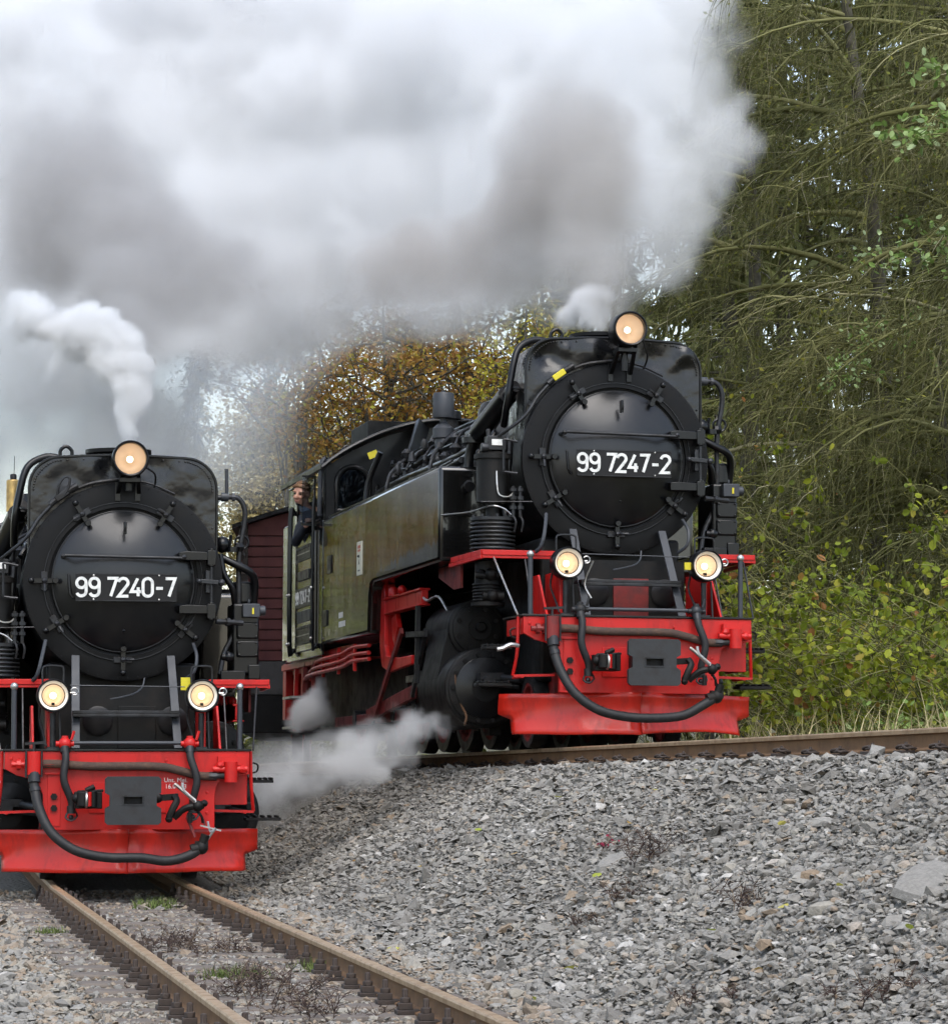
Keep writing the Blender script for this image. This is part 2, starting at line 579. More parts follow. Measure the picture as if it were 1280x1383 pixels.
# ---------------------------------------------------------------- where the two tracks lie
LOC_L, YAW_L = Vector((-2.7001, 26.6397, 0.0)), rad(9.4)
LOC_R, YAW_R, PITCH_R, ROLL_R = Vector((1.3197, 27.5098, 1.0731)), rad(12.3), rad(-0.9), rad(0.5)
GRADE_R = math.tan(rad(0.9))


def left_uv(x, y):          # viewer's-right distance and rearward distance on the low track
    dx, dy = x - LOC_L.x, y - LOC_L.y
    return dx * math.cos(YAW_L) + dy * math.sin(YAW_L), -dx * math.sin(YAW_L) + dy * math.cos(YAW_L)


def right_uv(x, y):
    dx, dy = x - LOC_R.x, y - LOC_R.y
    return dx * math.cos(YAW_R) + dy * math.sin(YAW_R), -dx * math.sin(YAW_R) + dy * math.cos(YAW_R)


def left_world(u, v, z=0.0):
    return Vector((LOC_L.x + u * math.cos(YAW_L) - v * math.sin(YAW_L), LOC_L.y + u * math.sin(YAW_L) + v * math.cos(YAW_L), z))


def right_world(u, v, z=0.0):
    return Vector((LOC_R.x + u * math.cos(YAW_R) - v * math.sin(YAW_R), LOC_R.y + u * math.sin(YAW_R) + v * math.cos(YAW_R), LOC_R.z - v * GRADE_R + z))


def left_centre(v):         # the low track bends a little towards the camera
    return np.where(np.asarray(v) < 0, -0.03 - 0.0173 * np.asarray(v), -0.03)


def height(x, y):
    x, y = np.asarray(x, float), np.asarray(y, float)
    u, v = right_uv(x, y)
    ul, vl = left_uv(x, y)
    zr = LOC_R.z - np.clip(v, -40, 60) * GRADE_R
    near = zr - 0.185 - np.clip(-0.95 - u, 0, None) / 1.72
    far = zr - 0.15 - 0.06 * np.clip(u - 0.95, 0, 2) + 0.10 * np.clip(u - 4.5, 0, 30)
    top = np.where(u < 0, near, far)
    low = -0.15 - 0.05 * np.clip(np.abs(ul - left_centre(vl)) - 0.8, 0, 1.2) + 0.06 * np.clip(-ul - 6, 0, 40)
    k = 0.10
    hh = np.clip(0.5 + 0.5 * (top - low) / k, 0, 1)
    h = low * (1 - hh) + top * hh + k * hh * (1 - hh)
    h = h + 0.05 * np.sin(x * 2.1 + y * 0.7) * np.sin(y * 1.3 - x * 0.6) * np.clip(-1.3 - u, 0, 1) * np.clip(ul - 1.2, 0, 1)
    return h


# ---------------------------------------------------------------- ground and ballast
def ground_material(name, cols, scale, bump_scale):
    m, t, b = nodes_of(name)
    N, L = t.nodes.new, t.links.new
    tc = N('ShaderNodeTexCoord')
    n1 = N('ShaderNodeTexNoise')
    n1.inputs['Scale'].default_value = scale
    n1.inputs['Detail'].default_value = 8
    n1.inputs['Roughness'].default_value = 0.7
    r = N('ShaderNodeValToRGB')
    el = r.color_ramp.elements
    while len(el) < len(cols):
        el.new(0.5)
    for i, (e, c) in enumerate(zip(el, cols)):
        e.position = 0.3 + 0.4 * i / (len(cols) - 1)
        e.color = (*c, 1)
    vo = N('ShaderNodeTexVoronoi')
    vo.inputs['Scale'].default_value = bump_scale
    bp = N('ShaderNodeBump')
    bp.inputs['Strength'].default_value = 0.9
    bp.inputs['Distance'].default_value = 0.03
    L(tc.outputs['Object'], n1.inputs['Vector'])
    L(tc.outputs['Object'], vo.inputs['Vector'])
    L(n1.outputs['Fac'], r.inputs[0])
    L(r.outputs[0], b.inputs['Base Color'])
    L(vo.outputs['Distance'], bp.inputs['Height'])
    L(bp.outputs[0], b.inputs['Normal'])
    b.inputs['Roughness'].default_value = 0.95
    return m


ground_material('soil', [(0.045, 0.038, 0.025), (0.085, 0.075, 0.04), (0.09, 0.10, 0.04)], 1.5, 20)
ground_material('gravel_bed', [(0.13, 0.118, 0.10), (0.19, 0.178, 0.158), (0.24, 0.225, 0.20)], 14, 26)


def sheet(name, xs, ys, dz, material, keep=None):
    X, Y = np.meshgrid(xs, ys, indexing='ij')
    Z = height(X, Y) + dz
    v = np.stack([X.ravel(), Y.ravel(), Z.ravel()], 1)
    ny = len(ys)
    i = np.arange((len(xs) - 1) * (ny - 1))
    a = (i // (ny - 1)) * ny + i % (ny - 1)
    f = np.stack([a, a + ny, a + ny + 1, a + 1], 1)
    if keep is not None:
        c = v[f].mean(1)
        f = f[keep(c[:, 0], c[:, 1])]
    return np_mesh(name, v, f, material, smooth=True)


far = np.array([3, 6, 12, 25, 60, 150, 400, 900.])
gx = np.concatenate([-20 - far[::-1], np.arange(-20, 20.01, 0.4), 20 + far])
gy = np.concatenate([np.arange(0, 60.01, 0.4), 60 + far])
tag(sheet('ground', gx, gy, -0.05, 'soil'), 'brown soil and grass ground around the two tracks', 'ground', kind='structure')
ballast = sheet('ballast', np.arange(-9, 8.01, 0.13), np.arange(9, 52, 0.13), -0.012, 'gravel_bed',
                keep=lambda x, y: (right_uv(x, y)[0] < 1.25) & (left_uv(x, y)[0] > -3.2))
tag(ballast, 'grey crushed stone ballast covering the slope between the tracks', 'ballast', kind='structure')

# ---------------------------------------------------------------- stones
rs = np.random.default_rng(11)
ICO_V = []
_p = (1 + 5 ** 0.5) / 2
for a_, b_ in ((-1, _p), (1, _p), (-1, -_p), (1, -_p)):
    ICO_V.append((a_, b_, 0))
for a_, b_ in ((-1, _p), (1, _p), (-1, -_p), (1, -_p)):
    ICO_V.append((0, a_, b_))
for a_, b_ in ((_p, -1), (_p, 1), (-_p, -1), (-_p, 1)):
    ICO_V.append((a_, 0, b_))
ICO_V = np.array(ICO_V) / math.sqrt(1 + _p * _p)
ICO_F = np.array([(0, 11, 5), (0, 5, 1), (0, 1, 7), (0, 7, 10), (0, 10, 11), (1, 5, 9), (5, 11, 4), (11, 10, 2), (10, 7, 6), (7, 1, 8),
                  (3, 9, 4), (3, 4, 2), (3, 2, 6), (3, 6, 8), (3, 8, 9), (4, 9, 5), (2, 4, 11), (6, 2, 10), (8, 6, 7), (9, 8, 1)])


OCT_V = np.array([(1, 0, 0.2), (-1, 0, 0.1), (0, 1, -0.1), (0, -1, 0.2), (0.15, 0.1, 1), (0, 0, -1)], float)
OCT_F = np.array([(0, 2, 4), (2, 1, 4), (1, 3, 4), (3, 0, 4), (2, 0, 5), (1, 2, 5), (3, 1, 5), (0, 3, 5)])


def rot_mats(n, tilt):
    """Random turns about Z with a tilt of up to about `tilt` radians."""
    a = rs.uniform(0, 2 * np.pi, n)
    ax = rs.uniform(0, 2 * np.pi, n)
    t = np.abs(rs.normal(0, tilt, n))
    Rz = np.zeros((n, 3, 3))
    Rz[:, 0, 0] = Rz[:, 1, 1] = np.cos(a)
    Rz[:, 0, 1] = -np.sin(a)
    Rz[:, 1, 0] = np.sin(a)
    Rz[:, 2, 2] = 1
    k = np.stack([np.cos(ax), np.sin(ax), np.zeros(n)], 1)
    K = np.zeros((n, 3, 3))
    K[:, 0, 2] = k[:, 1]
    K[:, 1, 2] = -k[:, 0]
    K[:, 2, 0] = -k[:, 1]
    K[:, 2, 1] = k[:, 0]
    Rt = np.eye(3)[None] + np.sin(t)[:, None, None] * K + (1 - np.cos(t))[:, None, None] * (K @ K)
    return Rt @ Rz


def stone_shapes(n, size, BV=ICO_V):
    k_ = len(BV)
    V = BV[None] * (1 + rs.normal(0, 0.20, (n, k_, 1)))
    V = V + rs.normal(0, 0.10 if k_ == 12 else 0.22, (n, k_, 3))
    # knock corners flat so that the stones look split, not round
    cut = rs.normal(size=(n, 3, 3))
    cut /= np.linalg.norm(cut, axis=2, keepdims=True)
    for c in range(3):
        dd = np.einsum('nij,nj->ni', V, cut[:, c])
        lim = rs.uniform(0.45, 0.85, (n, 1))
        V = V - np.clip(dd - lim, 0, None)[..., None] * cut[:, c][:, None]
    V *= np.stack([rs.uniform(0.75, 1.35, n), rs.uniform(0.65, 1.0, n), rs.uniform(0.42, 0.75, n)], 1)[:, None]
    V *= size[:, None, None]
    return np.einsum('nij,nkj->nki', rot_mats(n, 0.42), V)


def in_view(x, y, margin):
    return np.abs(x) < 0.1392 * y + margin


def scatter(n, dens_fn=None):
    x = rs.uniform(-6.5, 7.0, n)
    y = rs.uniform(11.5, 34, n)
    u = right_uv(x, y)[0]
    ul, vl = left_uv(x, y)
    c = ul - left_centre(vl)
    ok = (in_view(x, y, 0.6) | (in_view(x, y, 1.8) & (rs.random(n) < 0.7))) & (u < -0.60) & ~((vl > 2.2) & (c < 1.1)) & (height(x, y) < 1.3)
    ok &= (np.abs(np.abs(c) - 0.53) > 0.10)                           # not on the rails
    sleeper = (np.abs(((vl + 0.29) % 0.58) - 0.29) < 0.12) & (np.abs(c) < 0.9)
    ok &= ~(sleeper & (rs.random(n) < 0.95))
    ok &= ~((np.abs(c) < 0.95) & (rs.random(n) < 0.30))
    return x[ok], y[ok], c[ok], u[ok]


AREA = 13.5 * 22.5
x, y, c, u = scatter(int(AREA * 940))
n = len(x)
size = np.clip(rs.lognormal(math.log(0.0172), 0.40, n), 0.011, 0.062)
size *= np.where(np.abs(c) < 1.0, 0.72, 1.0)
tint = np.clip(rs.beta(2.2, 2.4, n) * 0.92 + rs.normal(0, 0.05, n), 0, 1)
tint[rs.random(n) < 0.035] = 0.99
tint[rs.random(n) < 0.05] = 0.92
tint += 0.10 * np.sin(x * 1.7 + np.sin(y * 0.9)) * np.sin(y * 1.1 + 1.3 * np.sin(x)) 
tint = np.clip(tint, 0, 1)
brown = (np.abs(c) < 1.25) & (rs.random(n) < 0.55)
tint[brown] = rs.uniform(0.80, 0.95, brown.sum())
near = (y < 19.0) & in_view(x, y, 0.3)
for sel, (BV, BF) in ((near, (ICO_V, ICO_F)), (~near, (OCT_V, OCT_F))):
    m_ = int(sel.sum())
    kk = len(BV)
    V = stone_shapes(m_, size[sel] * (1.0 if kk == 12 else 1.18), BV)
    V += np.stack([x[sel], y[sel], height(x[sel], y[sel]) + size[sel] * 0.30 + rs.uniform(-0.006, 0.014, m_)], 1)[:, None]
    f = (BF[None] + (np.arange(m_) * kk)[:, None, None]).reshape(-1, 3)
    V = V.reshape(-1, 3)
    nz = np.cross(V[f[:, 1]] - V[f[:, 0]], V[f[:, 2]] - V[f[:, 0]])
    f = f[nz[:, 2] > -0.55 * np.linalg.norm(nz, axis=1)]              # the undersides lie in the bed
    tag(np_mesh('small_stones', V, f, 'stone', ballast, np.repeat(tint[sel], kk)), kind='stuff')
print('stones', n)
protos = []
for k in range(14):
    vv = stone_shapes(1, np.array([1.0]))[0]
    o = np_mesh('stone', vv, ICO_F, 'stone', None, np.full(12, [0.2, .4, .45, .5, .55, .6, .62, .65, .7, .75, .8, .86, .92, .99][k]))
    protos.append(o.data)
    bpy.data.objects.remove(o)
cnt = 0
while cnt < 300:
    x, y, c, u = scatter(60)
    for xx, yy, cc in zip(x, y, c):
        if cnt >= 300 or abs(cc) < 1.0 or rs.random() > 17.0 / yy * 0.9 or not in_view(xx, yy, 0):
            continue
        o = bpy.data.objects.new('stone', protos[int(rs.integers(14))])
        sc.collection.objects.link(o)
        o.parent = ballast
        s_ = rs.uniform(0.030, 0.050)
        o.location = (xx, yy, float(height(xx, yy)) + s_ * 0.3)
        o.scale = (s_, s_ * rs.uniform(0.8, 1.1), s_ * rs.uniform(0.6, 1.0))
        o.rotation_euler = (rs.normal(0, 0.3), rs.normal(0, 0.3), rs.uniform(0, 6.28))
        cnt += 1


def on_ground(px, py):
    """Where a line of sight meets the ballast."""
    for d in np.arange(12, 34, 0.02):
        p = at(px, py, d)
        if p[2] <= height(p[0], p[1]):
            return p
    return p


def flat_rock(px, py, w, d, h, rot, tilt, label, tintv):
    p = on_ground(px, py)
    m = MB()
    nn = 9
    rr = random.Random(int(px + py))
    ring = [(math.cos(2 * math.pi * i / nn) * w * rr.uniform(.75, 1.05), math.sin(2 * math.pi * i / nn) * d * rr.uniform(.75, 1.05)) for i in range(nn)]
    vs, fs = [], []
    for lv, (k, z) in enumerate(((0.9, -h), (1.0, -0.2 * h), (0.86, 0.75 * h), (0.45, h))):
        for q in ring:
            vs.append((q[0] * k, q[1] * k, z * rr.uniform(0.85, 1.1)))
    for lv in range(3):
        for i in range(nn):
            fs.append((lv * nn + i, lv * nn + (i + 1) % nn, (lv + 1) * nn + (i + 1) % nn, (lv + 1) * nn + i))
    fs += [tuple(range(nn))[::-1], tuple(3 * nn + i for i in range(nn))]
    m.add(vs, fs)
    o = m.build('flat_rock', 'stone', None, smooth=25, loc=(p[0], p[1], p[2] + h * 0.3))
    a = o.data.attributes.new('tint', 'FLOAT', 'POINT')
    a.data.foreach_set('value', [tintv] * len(o.data.vertices))
    o.rotation_euler = (tilt[0], tilt[1], rot)
    tag(o, label, 'rock', 'big flat rocks on the ballast slope')


flat_rock(1258, 1196, 0.20, 0.24, 0.035, 0.3, (0.28, -0.42), 'largest pale grey flat slab at the edge of the ballast slope', 0.42)
flat_rock(832, 1168, 0.16, 0.10, 0.035, 0.5, (0.2, -0.35), 'leaning brown-grey slab beside the red-leaved weed on the slope', 0.42)
flat_rock(1112, 1232, 0.085, 0.06, 0.035, 0.2, (0.1, -0.2), 'small tan wedge-shaped rock below the pale flat slab', 0.82)
flat_rock(725, 1330, 0.09, 0.045, 0.02, 0.1, (0.1, -0.1), 'thin tan stone slab low on the slope near the rail', 0.84)
flat_rock(918, 1158, 0.06, 0.045, 0.025, 0.0, (0.1, 0), 'smooth grey rock above the tall dry weed on the slope', 0.5)
flat_rock(1095, 1190, 0.06, 0.04, 0.04, 0.0, (0.1, 0), 'rusty brown rock in the middle of the ballast slope', 0.93)


# ---------------------------------------------------------------- tracks
def rail(track, to_world, u0, vs_, name_head):
    web = [(-.055, -.134), (.055, -.134), (.055, -.124), (.012, -.108), (.008, -.10), (.008, -.040), (.028, -.030), (-.028, -.030), (-.008, -.040), (-.008, -.10), (-.012, -.108), (-.055, -.124)]
    head = [(-.029, -.031), (.029, -.031), (.0295, -.010), (.024, -.001), (.010, .0), (-.010, .0), (-.024, -.001), (-.0295, -.010)]
    res = None
    for prof, nm, mt in ((web, 'rail', 'rail_side'), (head, 'rail_head', 'rail_head')):
        m = MB()
        vs = []
        k = len(prof)
        for v in vs_:
            cu = float(u0(v))
            vs += [to_world(cu + p[0], v, p[1]) for p in prof]
        fs = [(i * k + j, i * k + (j + 1) % k, (i + 1) * k + (j + 1) % k, (i + 1) * k + j) for i in range(len(vs_) - 1) for j in range(k)]
        m.add(vs, fs)
        o = m.build(nm, mt, track if res is None else res, smooth=30)
        res = res or o
    return res


def clip_mesh(kind):
    m = MB()
    if kind == 'bolt':      # bolted clamp of the low track
        m.box(-.055, .055, -.055, .055, -.006, .014).box(-.045, .02, -.03, .03, .014, .046)
        m.lathe([(.026, .046), (.026, .070), (.015, .070), (.015, .108), (.011, .112)], (-.012, 0, 0), 'z', 6)
    else:                   # sprung clip of the high track
        m.box(-.06, .05, -.07, .07, -.006, .016)
        for s in (-1, 1):
            m.tube([(.045, s * .012, .02), (.0, s * .022, .045), (-.04, s * .045, .04), (-.035, s * .075, .028), (.0, s * .078, .03), (.035, s * .06, .022)], .009, 6, 3)
        m.lathe([(.02, .02), (.02, .048), (.011, .048), (.011, .065)], (-.005, 0, 0), 'z', 6)
    o = m.build('rail_clip', 'rusty_iron', None, smooth=35, bevel=0.003, seg=1)
    return o


def make_track(name, label, to_world, centre, v0, v1, s0, s1, kind, yaw, pitch, sides):
    tr = empty(name, (0, 0, 0))
    tag(tr, label, 'railway track', kind='structure')
    vs_ = list(np.arange(v0, v1 + .01, 1.0))
    for s in (-1, 1):
        rail(tr, to_world, lambda v, s=s: centre(v) + s * .53, vs_, 'rail')
    proto = clip_mesh(kind)
    sm = []
    for q in range(4):
        m = MB()
        rr = random.Random(q + 5)
        m.box(-.92 if kind == 'bolt' else -.74, .92, -.115, .115, -.15, 0)
        o = m.build('sleeper', 'sleeper_wood', None, bevel=0.015, seg=2)
        sm.append(o)
    i = 0
    for v in np.arange(s0, s1, .58):
        if kind == 'spring':
            v = v + .2
        src = sm[i % 4]
        i += 1
        o = copy_of(src, tr, to_world(float(centre(v)), v, -.136 if kind == 'bolt' else -.150), (pitch, rs.normal(0, .006), yaw + rs.normal(0, .012)))
        for s in (-1, 1):
            if kind == 'spring' and s > 0:
                continue
            for q in sides:
                copy_of(proto, o, (s * .53 + q * .078, rs.normal(0, .008), .006), (0, 0, 0 if q < 0 else math.pi))
    for o in sm + [proto]:
        bpy.data.objects.remove(o)
    return tr


make_track('low_railway_track', 'rusty track with bolted rails curving out from under the low locomotive', left_world, left_centre, -17, 14, -15.6, 1.0, 'bolt', YAW_L + rad(0.9), 0, (-1, 1))
make_track('high_railway_track', 'brown track on top of the ballast slope under the high locomotive', right_world, lambda v: 0.0, -20, 60, -12.4, 6.5, 'spring', YAW_R, PITCH_R, (-1, 1))
# ---------------------------------------------------------------- the locomotives
# local axes: x to the viewer's right when facing the front, y to the rear, z up from the rail; y = 0 is the buffer beam
ZC = 2.40      # smokebox centre


def circ(a, r, y=0.0, zc=ZC, xc=0.0):
    """A point on the smokebox front; a in degrees anticlockwise from the viewer's right."""
    return Vector((xc + r * math.cos(rad(a)), y, zc + r * math.sin(rad(a))))


def headlight(parent, c, r, length, rim, name='headlight'):
    x, y, z = c
    h = MB().lathe([(r * .97, 0), (r, .012), (r, length * .55), (r * .86, length * .85), (r * .5, length), (.001, length)], (x, y, z), 'y', 36, caps=False)
    h.lathe([(r * .97, 0), (r * .90, .004), (r * .88, .03)], (x, y, z), 'y', 36, caps=False)
    H = h.build(name, 'black_paint', parent, smooth=30)
    R0 = r * .83
    MB().lathe([(r * .985, -.008), (r * .93, -.016), (r * .85, -.008), (r * .83, .034)], (x, y, z), 'y', 40, caps=False).build('bezel', 'black_paint', H) if not rim else None
    if rim:
        MB().lathe([(r * .88, .002), (r * .86, -.004), (r * .78, .014), (r * .70, .040)], (x, y, z), 'y', 40, caps=False).build('rim', 'lamp_rim_white', H)
        MB().lathe([(r * .99, -.006), (r * .95, -.014), (r * .89, -.006), (r * .88, .010)], (x, y, z), 'y', 40, caps=False).build('bezel', 'black_paint', H)
        R0 = r * .70
        MB().lathe([(R0, .038), (R0 * .93, .046)], (x, y, z), 'y', 40, caps=False).build('gasket', 'rubber', H)
        R0 *= .94
    prof = [(R0 * math.sin(k / 8 * math.pi / 2) + .0005, .045 + (length * .55) * (1 - math.sin(k / 8 * math.pi / 2) ** 2)) for k in range(8, -1, -1)]
    MB().lathe(prof, (x, y, z), 'y', 40, caps=False).build('reflector', 'reflector', H)
    MB().sphere((x, y + .065 + length * .12, z), .027, 14).build('bulb', 'bulb', H)
    if rim:
        MB().box(x - .012, x + .012, y + .07, y + .10, z - .085, z - .055).build('bulb_holder', 'plate_black', H)
    MB().lathe([(R0 * 1.0, .030), (R0 * .6, .024), (.001, .022)], (x, y, z), 'y', 32, caps=False).build('lens', 'glass', H)
    if rim:
        w = r * .62
        MB().tube([(x - w, y + .10, z + r * .70), (x - w, y + .10, z + r + .07), (x - w * .7, y + .10, z + r + .10), (x + w * .7, y + .10, z + r + .10), (x + w, y + .10, z + r + .07), (x + w, y + .10, z + r * .70)], .008, 6, 3).build('bail', 'dark_steel', H)
        MB().torus((x + r + .035, y + .08, z + r * .25), .028, .006, 'y', 14, 6).cyl((x + r * .9, y + .08, z + .02), (x + r + .04, y + .08, z + .02), .009, n=6).build('latch', 'bright_steel', H)
    return H


def wheel(parent, x, y, r, spokes=12, name='wheel'):
    s = 1 if x > 0 else -1
    w = MB().lathe([(r * .82, -.06), (r * .82, .06), (r * .74, .055), (r * .74, -.055), (r * .82, -.06)], (x, y, r), 'x', 36, caps=False)
    w.lathe([(.10, -.08), (.10, .08)], (x, y, r), 'x', 20)
    for k in range(spokes):
        a = 2 * math.pi * k / spokes
        w.bar((x, y, r), (x, y + math.cos(a) * r * .78, r + math.sin(a) * r * .78), .05, .05, up=(1, 0, 0))
    W = w.build(name, 'wheel_red', parent)
    MB().lathe([(r * .82, -.062), (r * .985, -.062), (r, -.02 * s), (r, .062), (r * .82, .062)], (x, y, r), 'x', 40, caps=False).build('tyre', 'dark_steel', W)
    return W


def clamp(parent, a, y):
    """A dog clamp on the smokebox door rim, pointing inwards at angle a."""
    p_out, p_in, p_mid = circ(a, .735), circ(a, .545), circ(a, .63)
    for p in (p_out, p_in, p_mid):
        p.y = y
    t = Vector((-math.sin(rad(a)), 0, math.cos(rad(a))))
    m = MB()
    off = Vector((0, -.045, 0))
    m.bar(p_out + off, p_in + off, .035, .030, up=(0, 1, 0))
    m.lathe([(.022, 0), (.026, .012), (.020, .03), (.001, .035)], p_in + Vector((0, -.095, 0)), 'y', 10)
    m.sphere(p_out + off + Vector((0, -.012, 0)), .026, 10)
    C = m.build('door_clamp', 'black_paint', parent, smooth=40)
    MB().bar(p_mid - t * .075 + Vector((0, -.012, 0)), p_mid + t * .075 + Vector((0, -.012, 0)), .052, .026, up=(0, 1, 0)).build('clamp_block', 'dark_steel', C, bevel=.004, seg=1)
    b = p_mid + off
    MB().tube([b + t * .01, b + t * .04 + Vector((0, -.04, 0)), b + t * .085 + Vector((0, -.05, 0))], .011, 8, 2).sphere(b + Vector((0, -.022, 0)), .024, 8).build('clamp_nut', 'dark_steel', C)
    return C


def bolts(m, pts, d, r=.012, h=.012, n=6):
    for p in pts:
        p = Vector(p)
        m.cyl(p, p + Vector(d) * h, r, r * .9, n)
    return m


def locomotive(loc, rot, label, number, v):
    """v: 'low' or 'high': small differences between the two engines."""
    low = v == 'low'
    E = empty('steam_locomotive', loc, rot)
    tag(E, label, 'locomotive', 'steam locomotives side by side')
    # ---- buffer beam
    prof = [(-.95, 1.04), (-.95, .905), (-.86, .855), (-.76, .83), (-.69, .79), (-.655, .70), (-.655, .43), (.68, .43), (.68, .70), (.70, .79), (.76, .83), (.95, .86), (.95, 1.04)]
    beam = MB().prism(prof, 'xz', 0, .035).build('buffer_beam', 'red_paint', E, bevel=.004)
    MB().box(.64, .945, .12, .15, .62, 1.03).box(.925, .95, .15, .65, .62, 1.03).build('beam_return', 'red_paint', beam, bevel=.003)
    MB().box(-.95, -.925, .036, .60, .90, 1.03).build('beam_return', 'red_paint', beam, bevel=.003)
    MB().box(-.965, .965, -.012, .70, 1.041, 1.058).build('footplate', 'black_paint', E, bevel=.003)
    MB().box(-.62, -.52, -.010, -.001, .46, .86).box(-.645, -.50, -.03, -.001, .86, .88).build('bracket', 'red_paint', beam, bevel=.003)
    for z in (.60, .69):
        MB().lathe([(.028, -.03), (.028, -.012)], (-.57, 0, z), 'y', 6).build('bolt', 'grimy_black', beam)
    for x, z in ((-.9, .985), (.9, .985), (-.84, .91), (.62, .56), (.62, .64), (.62, .72), (-.45, .97), (.3, .97)):
        MB().sphere((x, -.002, z), .013, 8, (1, .6, 1)).build('rivet', 'red_paint', beam)
    # beam inner panel around the coupler
    MB().box(-.30, .30, -.008, -.0005, .56, .80).build('coupler_panel', 'red_paint', beam, bevel=.003)
    # ---- snow plough, two curved sheets meeting at a crease
    for s in (-1, 1):
        n, k = 10, 8
        vs, fs = [], []
        xe = 1.06
        for i in range(n + 1):
            f = i / n
            x = f * xe
            for j in range(k + 1):
                g = j / k
                ztop = .435 - .012 * f
                zbot = .10 + (.03 if s > 0 and not low else .0) * math.sin(f * 3) + .003 * math.sin(f * 11 + s)
                z = ztop + (zbot - ztop) * g
                y = -.10 + .50 * f + .045 * math.sin(g * math.pi) - .05 * g
                y += .012 * math.sin(f * 7 + g * 3 + s)
                xx = x
                if f > .87 and g > .55:      # the stepped outer corner
                    xx = x - (f - .87) / .13 * .10
                vs.append((s * xx, y, z))
        for i in range(n):
            for j in range(k):
                a = i * (k + 1) + j
                fs.append((a, a + k + 1, a + k + 2, a + 1))
        pl = MB().add(vs, fs).build('snow_plough', 'plough_red', E, smooth=50)
        md = pl.modifiers.new('thick', 'SOLIDIFY')
        md.thickness = .012
    MB().box(-.55, .55, .35, .37, .16, .44).build('plough_stay', 'dirty_shaded_red', E)
    MB().prism([(-.10, -.10), (-.085, -.10), (.30, .20), (.30, .23)], 'yz', -.03, .03).build('crease_strip', 'plough_red', E) if False else None
    # ---- coupler
    cx = .015
    yc = -.46
    out = [(-.215, .165), (-.195, .185), (.195, .185), (.215, .165), (.215, .06), (.180, .04), (.180, -.04), (.215, -.06), (.215, -.165), (.195, -.185), (-.195, -.185), (-.215, -.165), (-.215, -.06), (-.180, -.04), (-.180, .04), (-.215, .06)]
    # plate as a ring round its slot
    sl = [(-.07, .028), (.07, .028), (.07, -.028), (-.07, -.028)]
    m = MB()
    zc = .665
    pieces = [[(-.215, .165), (-.195, .185), (.195, .185), (.215, .165), (.215, .06), (.180, .04), (.180, .0281), (-.180, .0281), (-.180, .04), (-.215, .06)],
              [(-.215, -.165), (-.215, -.06), (-.180, -.04), (-.180, -.0281), (.180, -.0281), (.180, -.04), (.215, -.06), (.215, -.165), (.195, -.185), (-.195, -.185)]]
    for p in pieces:
        m.prism([(cx + q[0], zc + q[1]) for q in p], 'xz', yc, yc + .05)
    m.box(cx - .180, cx - .07, yc, yc + .05, zc - .0280, zc + .0280).box(cx + .07, cx + .180, yc, yc + .05, zc - .0280, zc + .0280)
    cp = m.build('coupler', 'cast_grey', E, smooth=30)
    MB().box(cx - .10, cx + .10, yc + .051, -.02, zc - .10, zc + .10).box(cx - .13, cx + .13, yc + .10, yc + .14, zc - .13, zc + .13).build('drawbar', 'grimy_black', cp, bevel=.01)
    m = MB().box(cx - .075, cx + .075, yc - .004, yc - .001, zc + .029, zc + .040).box(cx - .085, cx - .073, yc - .004, yc - .001, zc - .036, zc + .036).box(cx + .073, cx + .085, yc - .004, yc - .001, zc - .036, zc + .036).box(cx - .075, cx + .075, yc - .004, yc - .001, zc - .040, zc - .029)
    m.build('slot_edge', 'dark_steel', cp)
    # left turnbuckle block and right hook with levers
    m = MB().box(-.42, -.21, -.26, -.12, .60, .73).cyl((-.36, -.30, .62), (-.36, -.30, .73), .045, n=14).cyl((-.28, -.28, .61), (-.28, -.28, .74), .03, n=12).sphere((-.41, -.26, .68), .04, 10).cyl((-.34, -.27, .74), (-.27, -.27, .77), .022, n=8)
    m.bar((-.40, -.22, .73), (-.20, -.22, .74), .05, .02)
    tb = m.build('side_chain_block', 'grimy_black', E, smooth=35, bevel=.006)
    MB().torus((-.335, -.31, .67), .055, .010, 'x', 16, 6).build('ring', 'bright_steel', tb)
    MB().cyl((-.315, -.30, .62), (-.315, -.30, .73), .022, n=10).build('roller', 'red_paint', tb)
    m = MB().bar((.22, -.20, .68), (.38, -.20, .69), .06, .05).sphere((.22, -.22, .68), .04, 10).tube([(.34, -.28, .70), (.36, -.30, .66), (.33, -.32, .60), (.30, -.32, .53)], .028, 8, 3).sphere((.30, -.32, .52), .03, 8)
    m.tube([(.34, -.30, .53), (.42, -.33, .60), (.50, -.34, .62), (.56, -.30, .62)], .026, 8, 3).sphere((.52, -.35, .62), .045, 10).sphere((.57, -.33, .64), .03, 8).cyl((.46, -.34, .57), (.46, -.34, .49), .02, n=8).tube([(.52, -.34, .58), (.55, -.34, .54), (.56, -.32, .49)], .012, 6, 2)
    hk = m.build('screw_coupling', 'grimy_black', E, smooth=40)
    MB().tube([(.34, -.33, .79), (.38, -.34, .76), (.50, -.36, .65), (.54, -.36, .62)], .014, 8, 2).tube([(.40, -.34, .80), (.41, -.35, .74), (.50, -.37, .66)], .012, 8, 2).build('coupling_lever', 'bright_steel', hk)
    if low:
        MB().tube([(.60, -.30, .50), (.62, -.33, .42), (.66, -.34, .45), (.55, -.34, .30)], .010, 6, 2).bar((.54, -.34, .47), (.70, -.34, .43), .012, .012).build('shackle', 'bright_steel', hk)
        MB().tube([(.44, -.30, .53), (.47, -.32, .46), (.50, -.33, .38)], .012, 6, 2).tube([(.56, -.28, .53), (.58, -.30, .47)], .01, 6, 2).build('chain', 'dirty_shaded_red', hk)
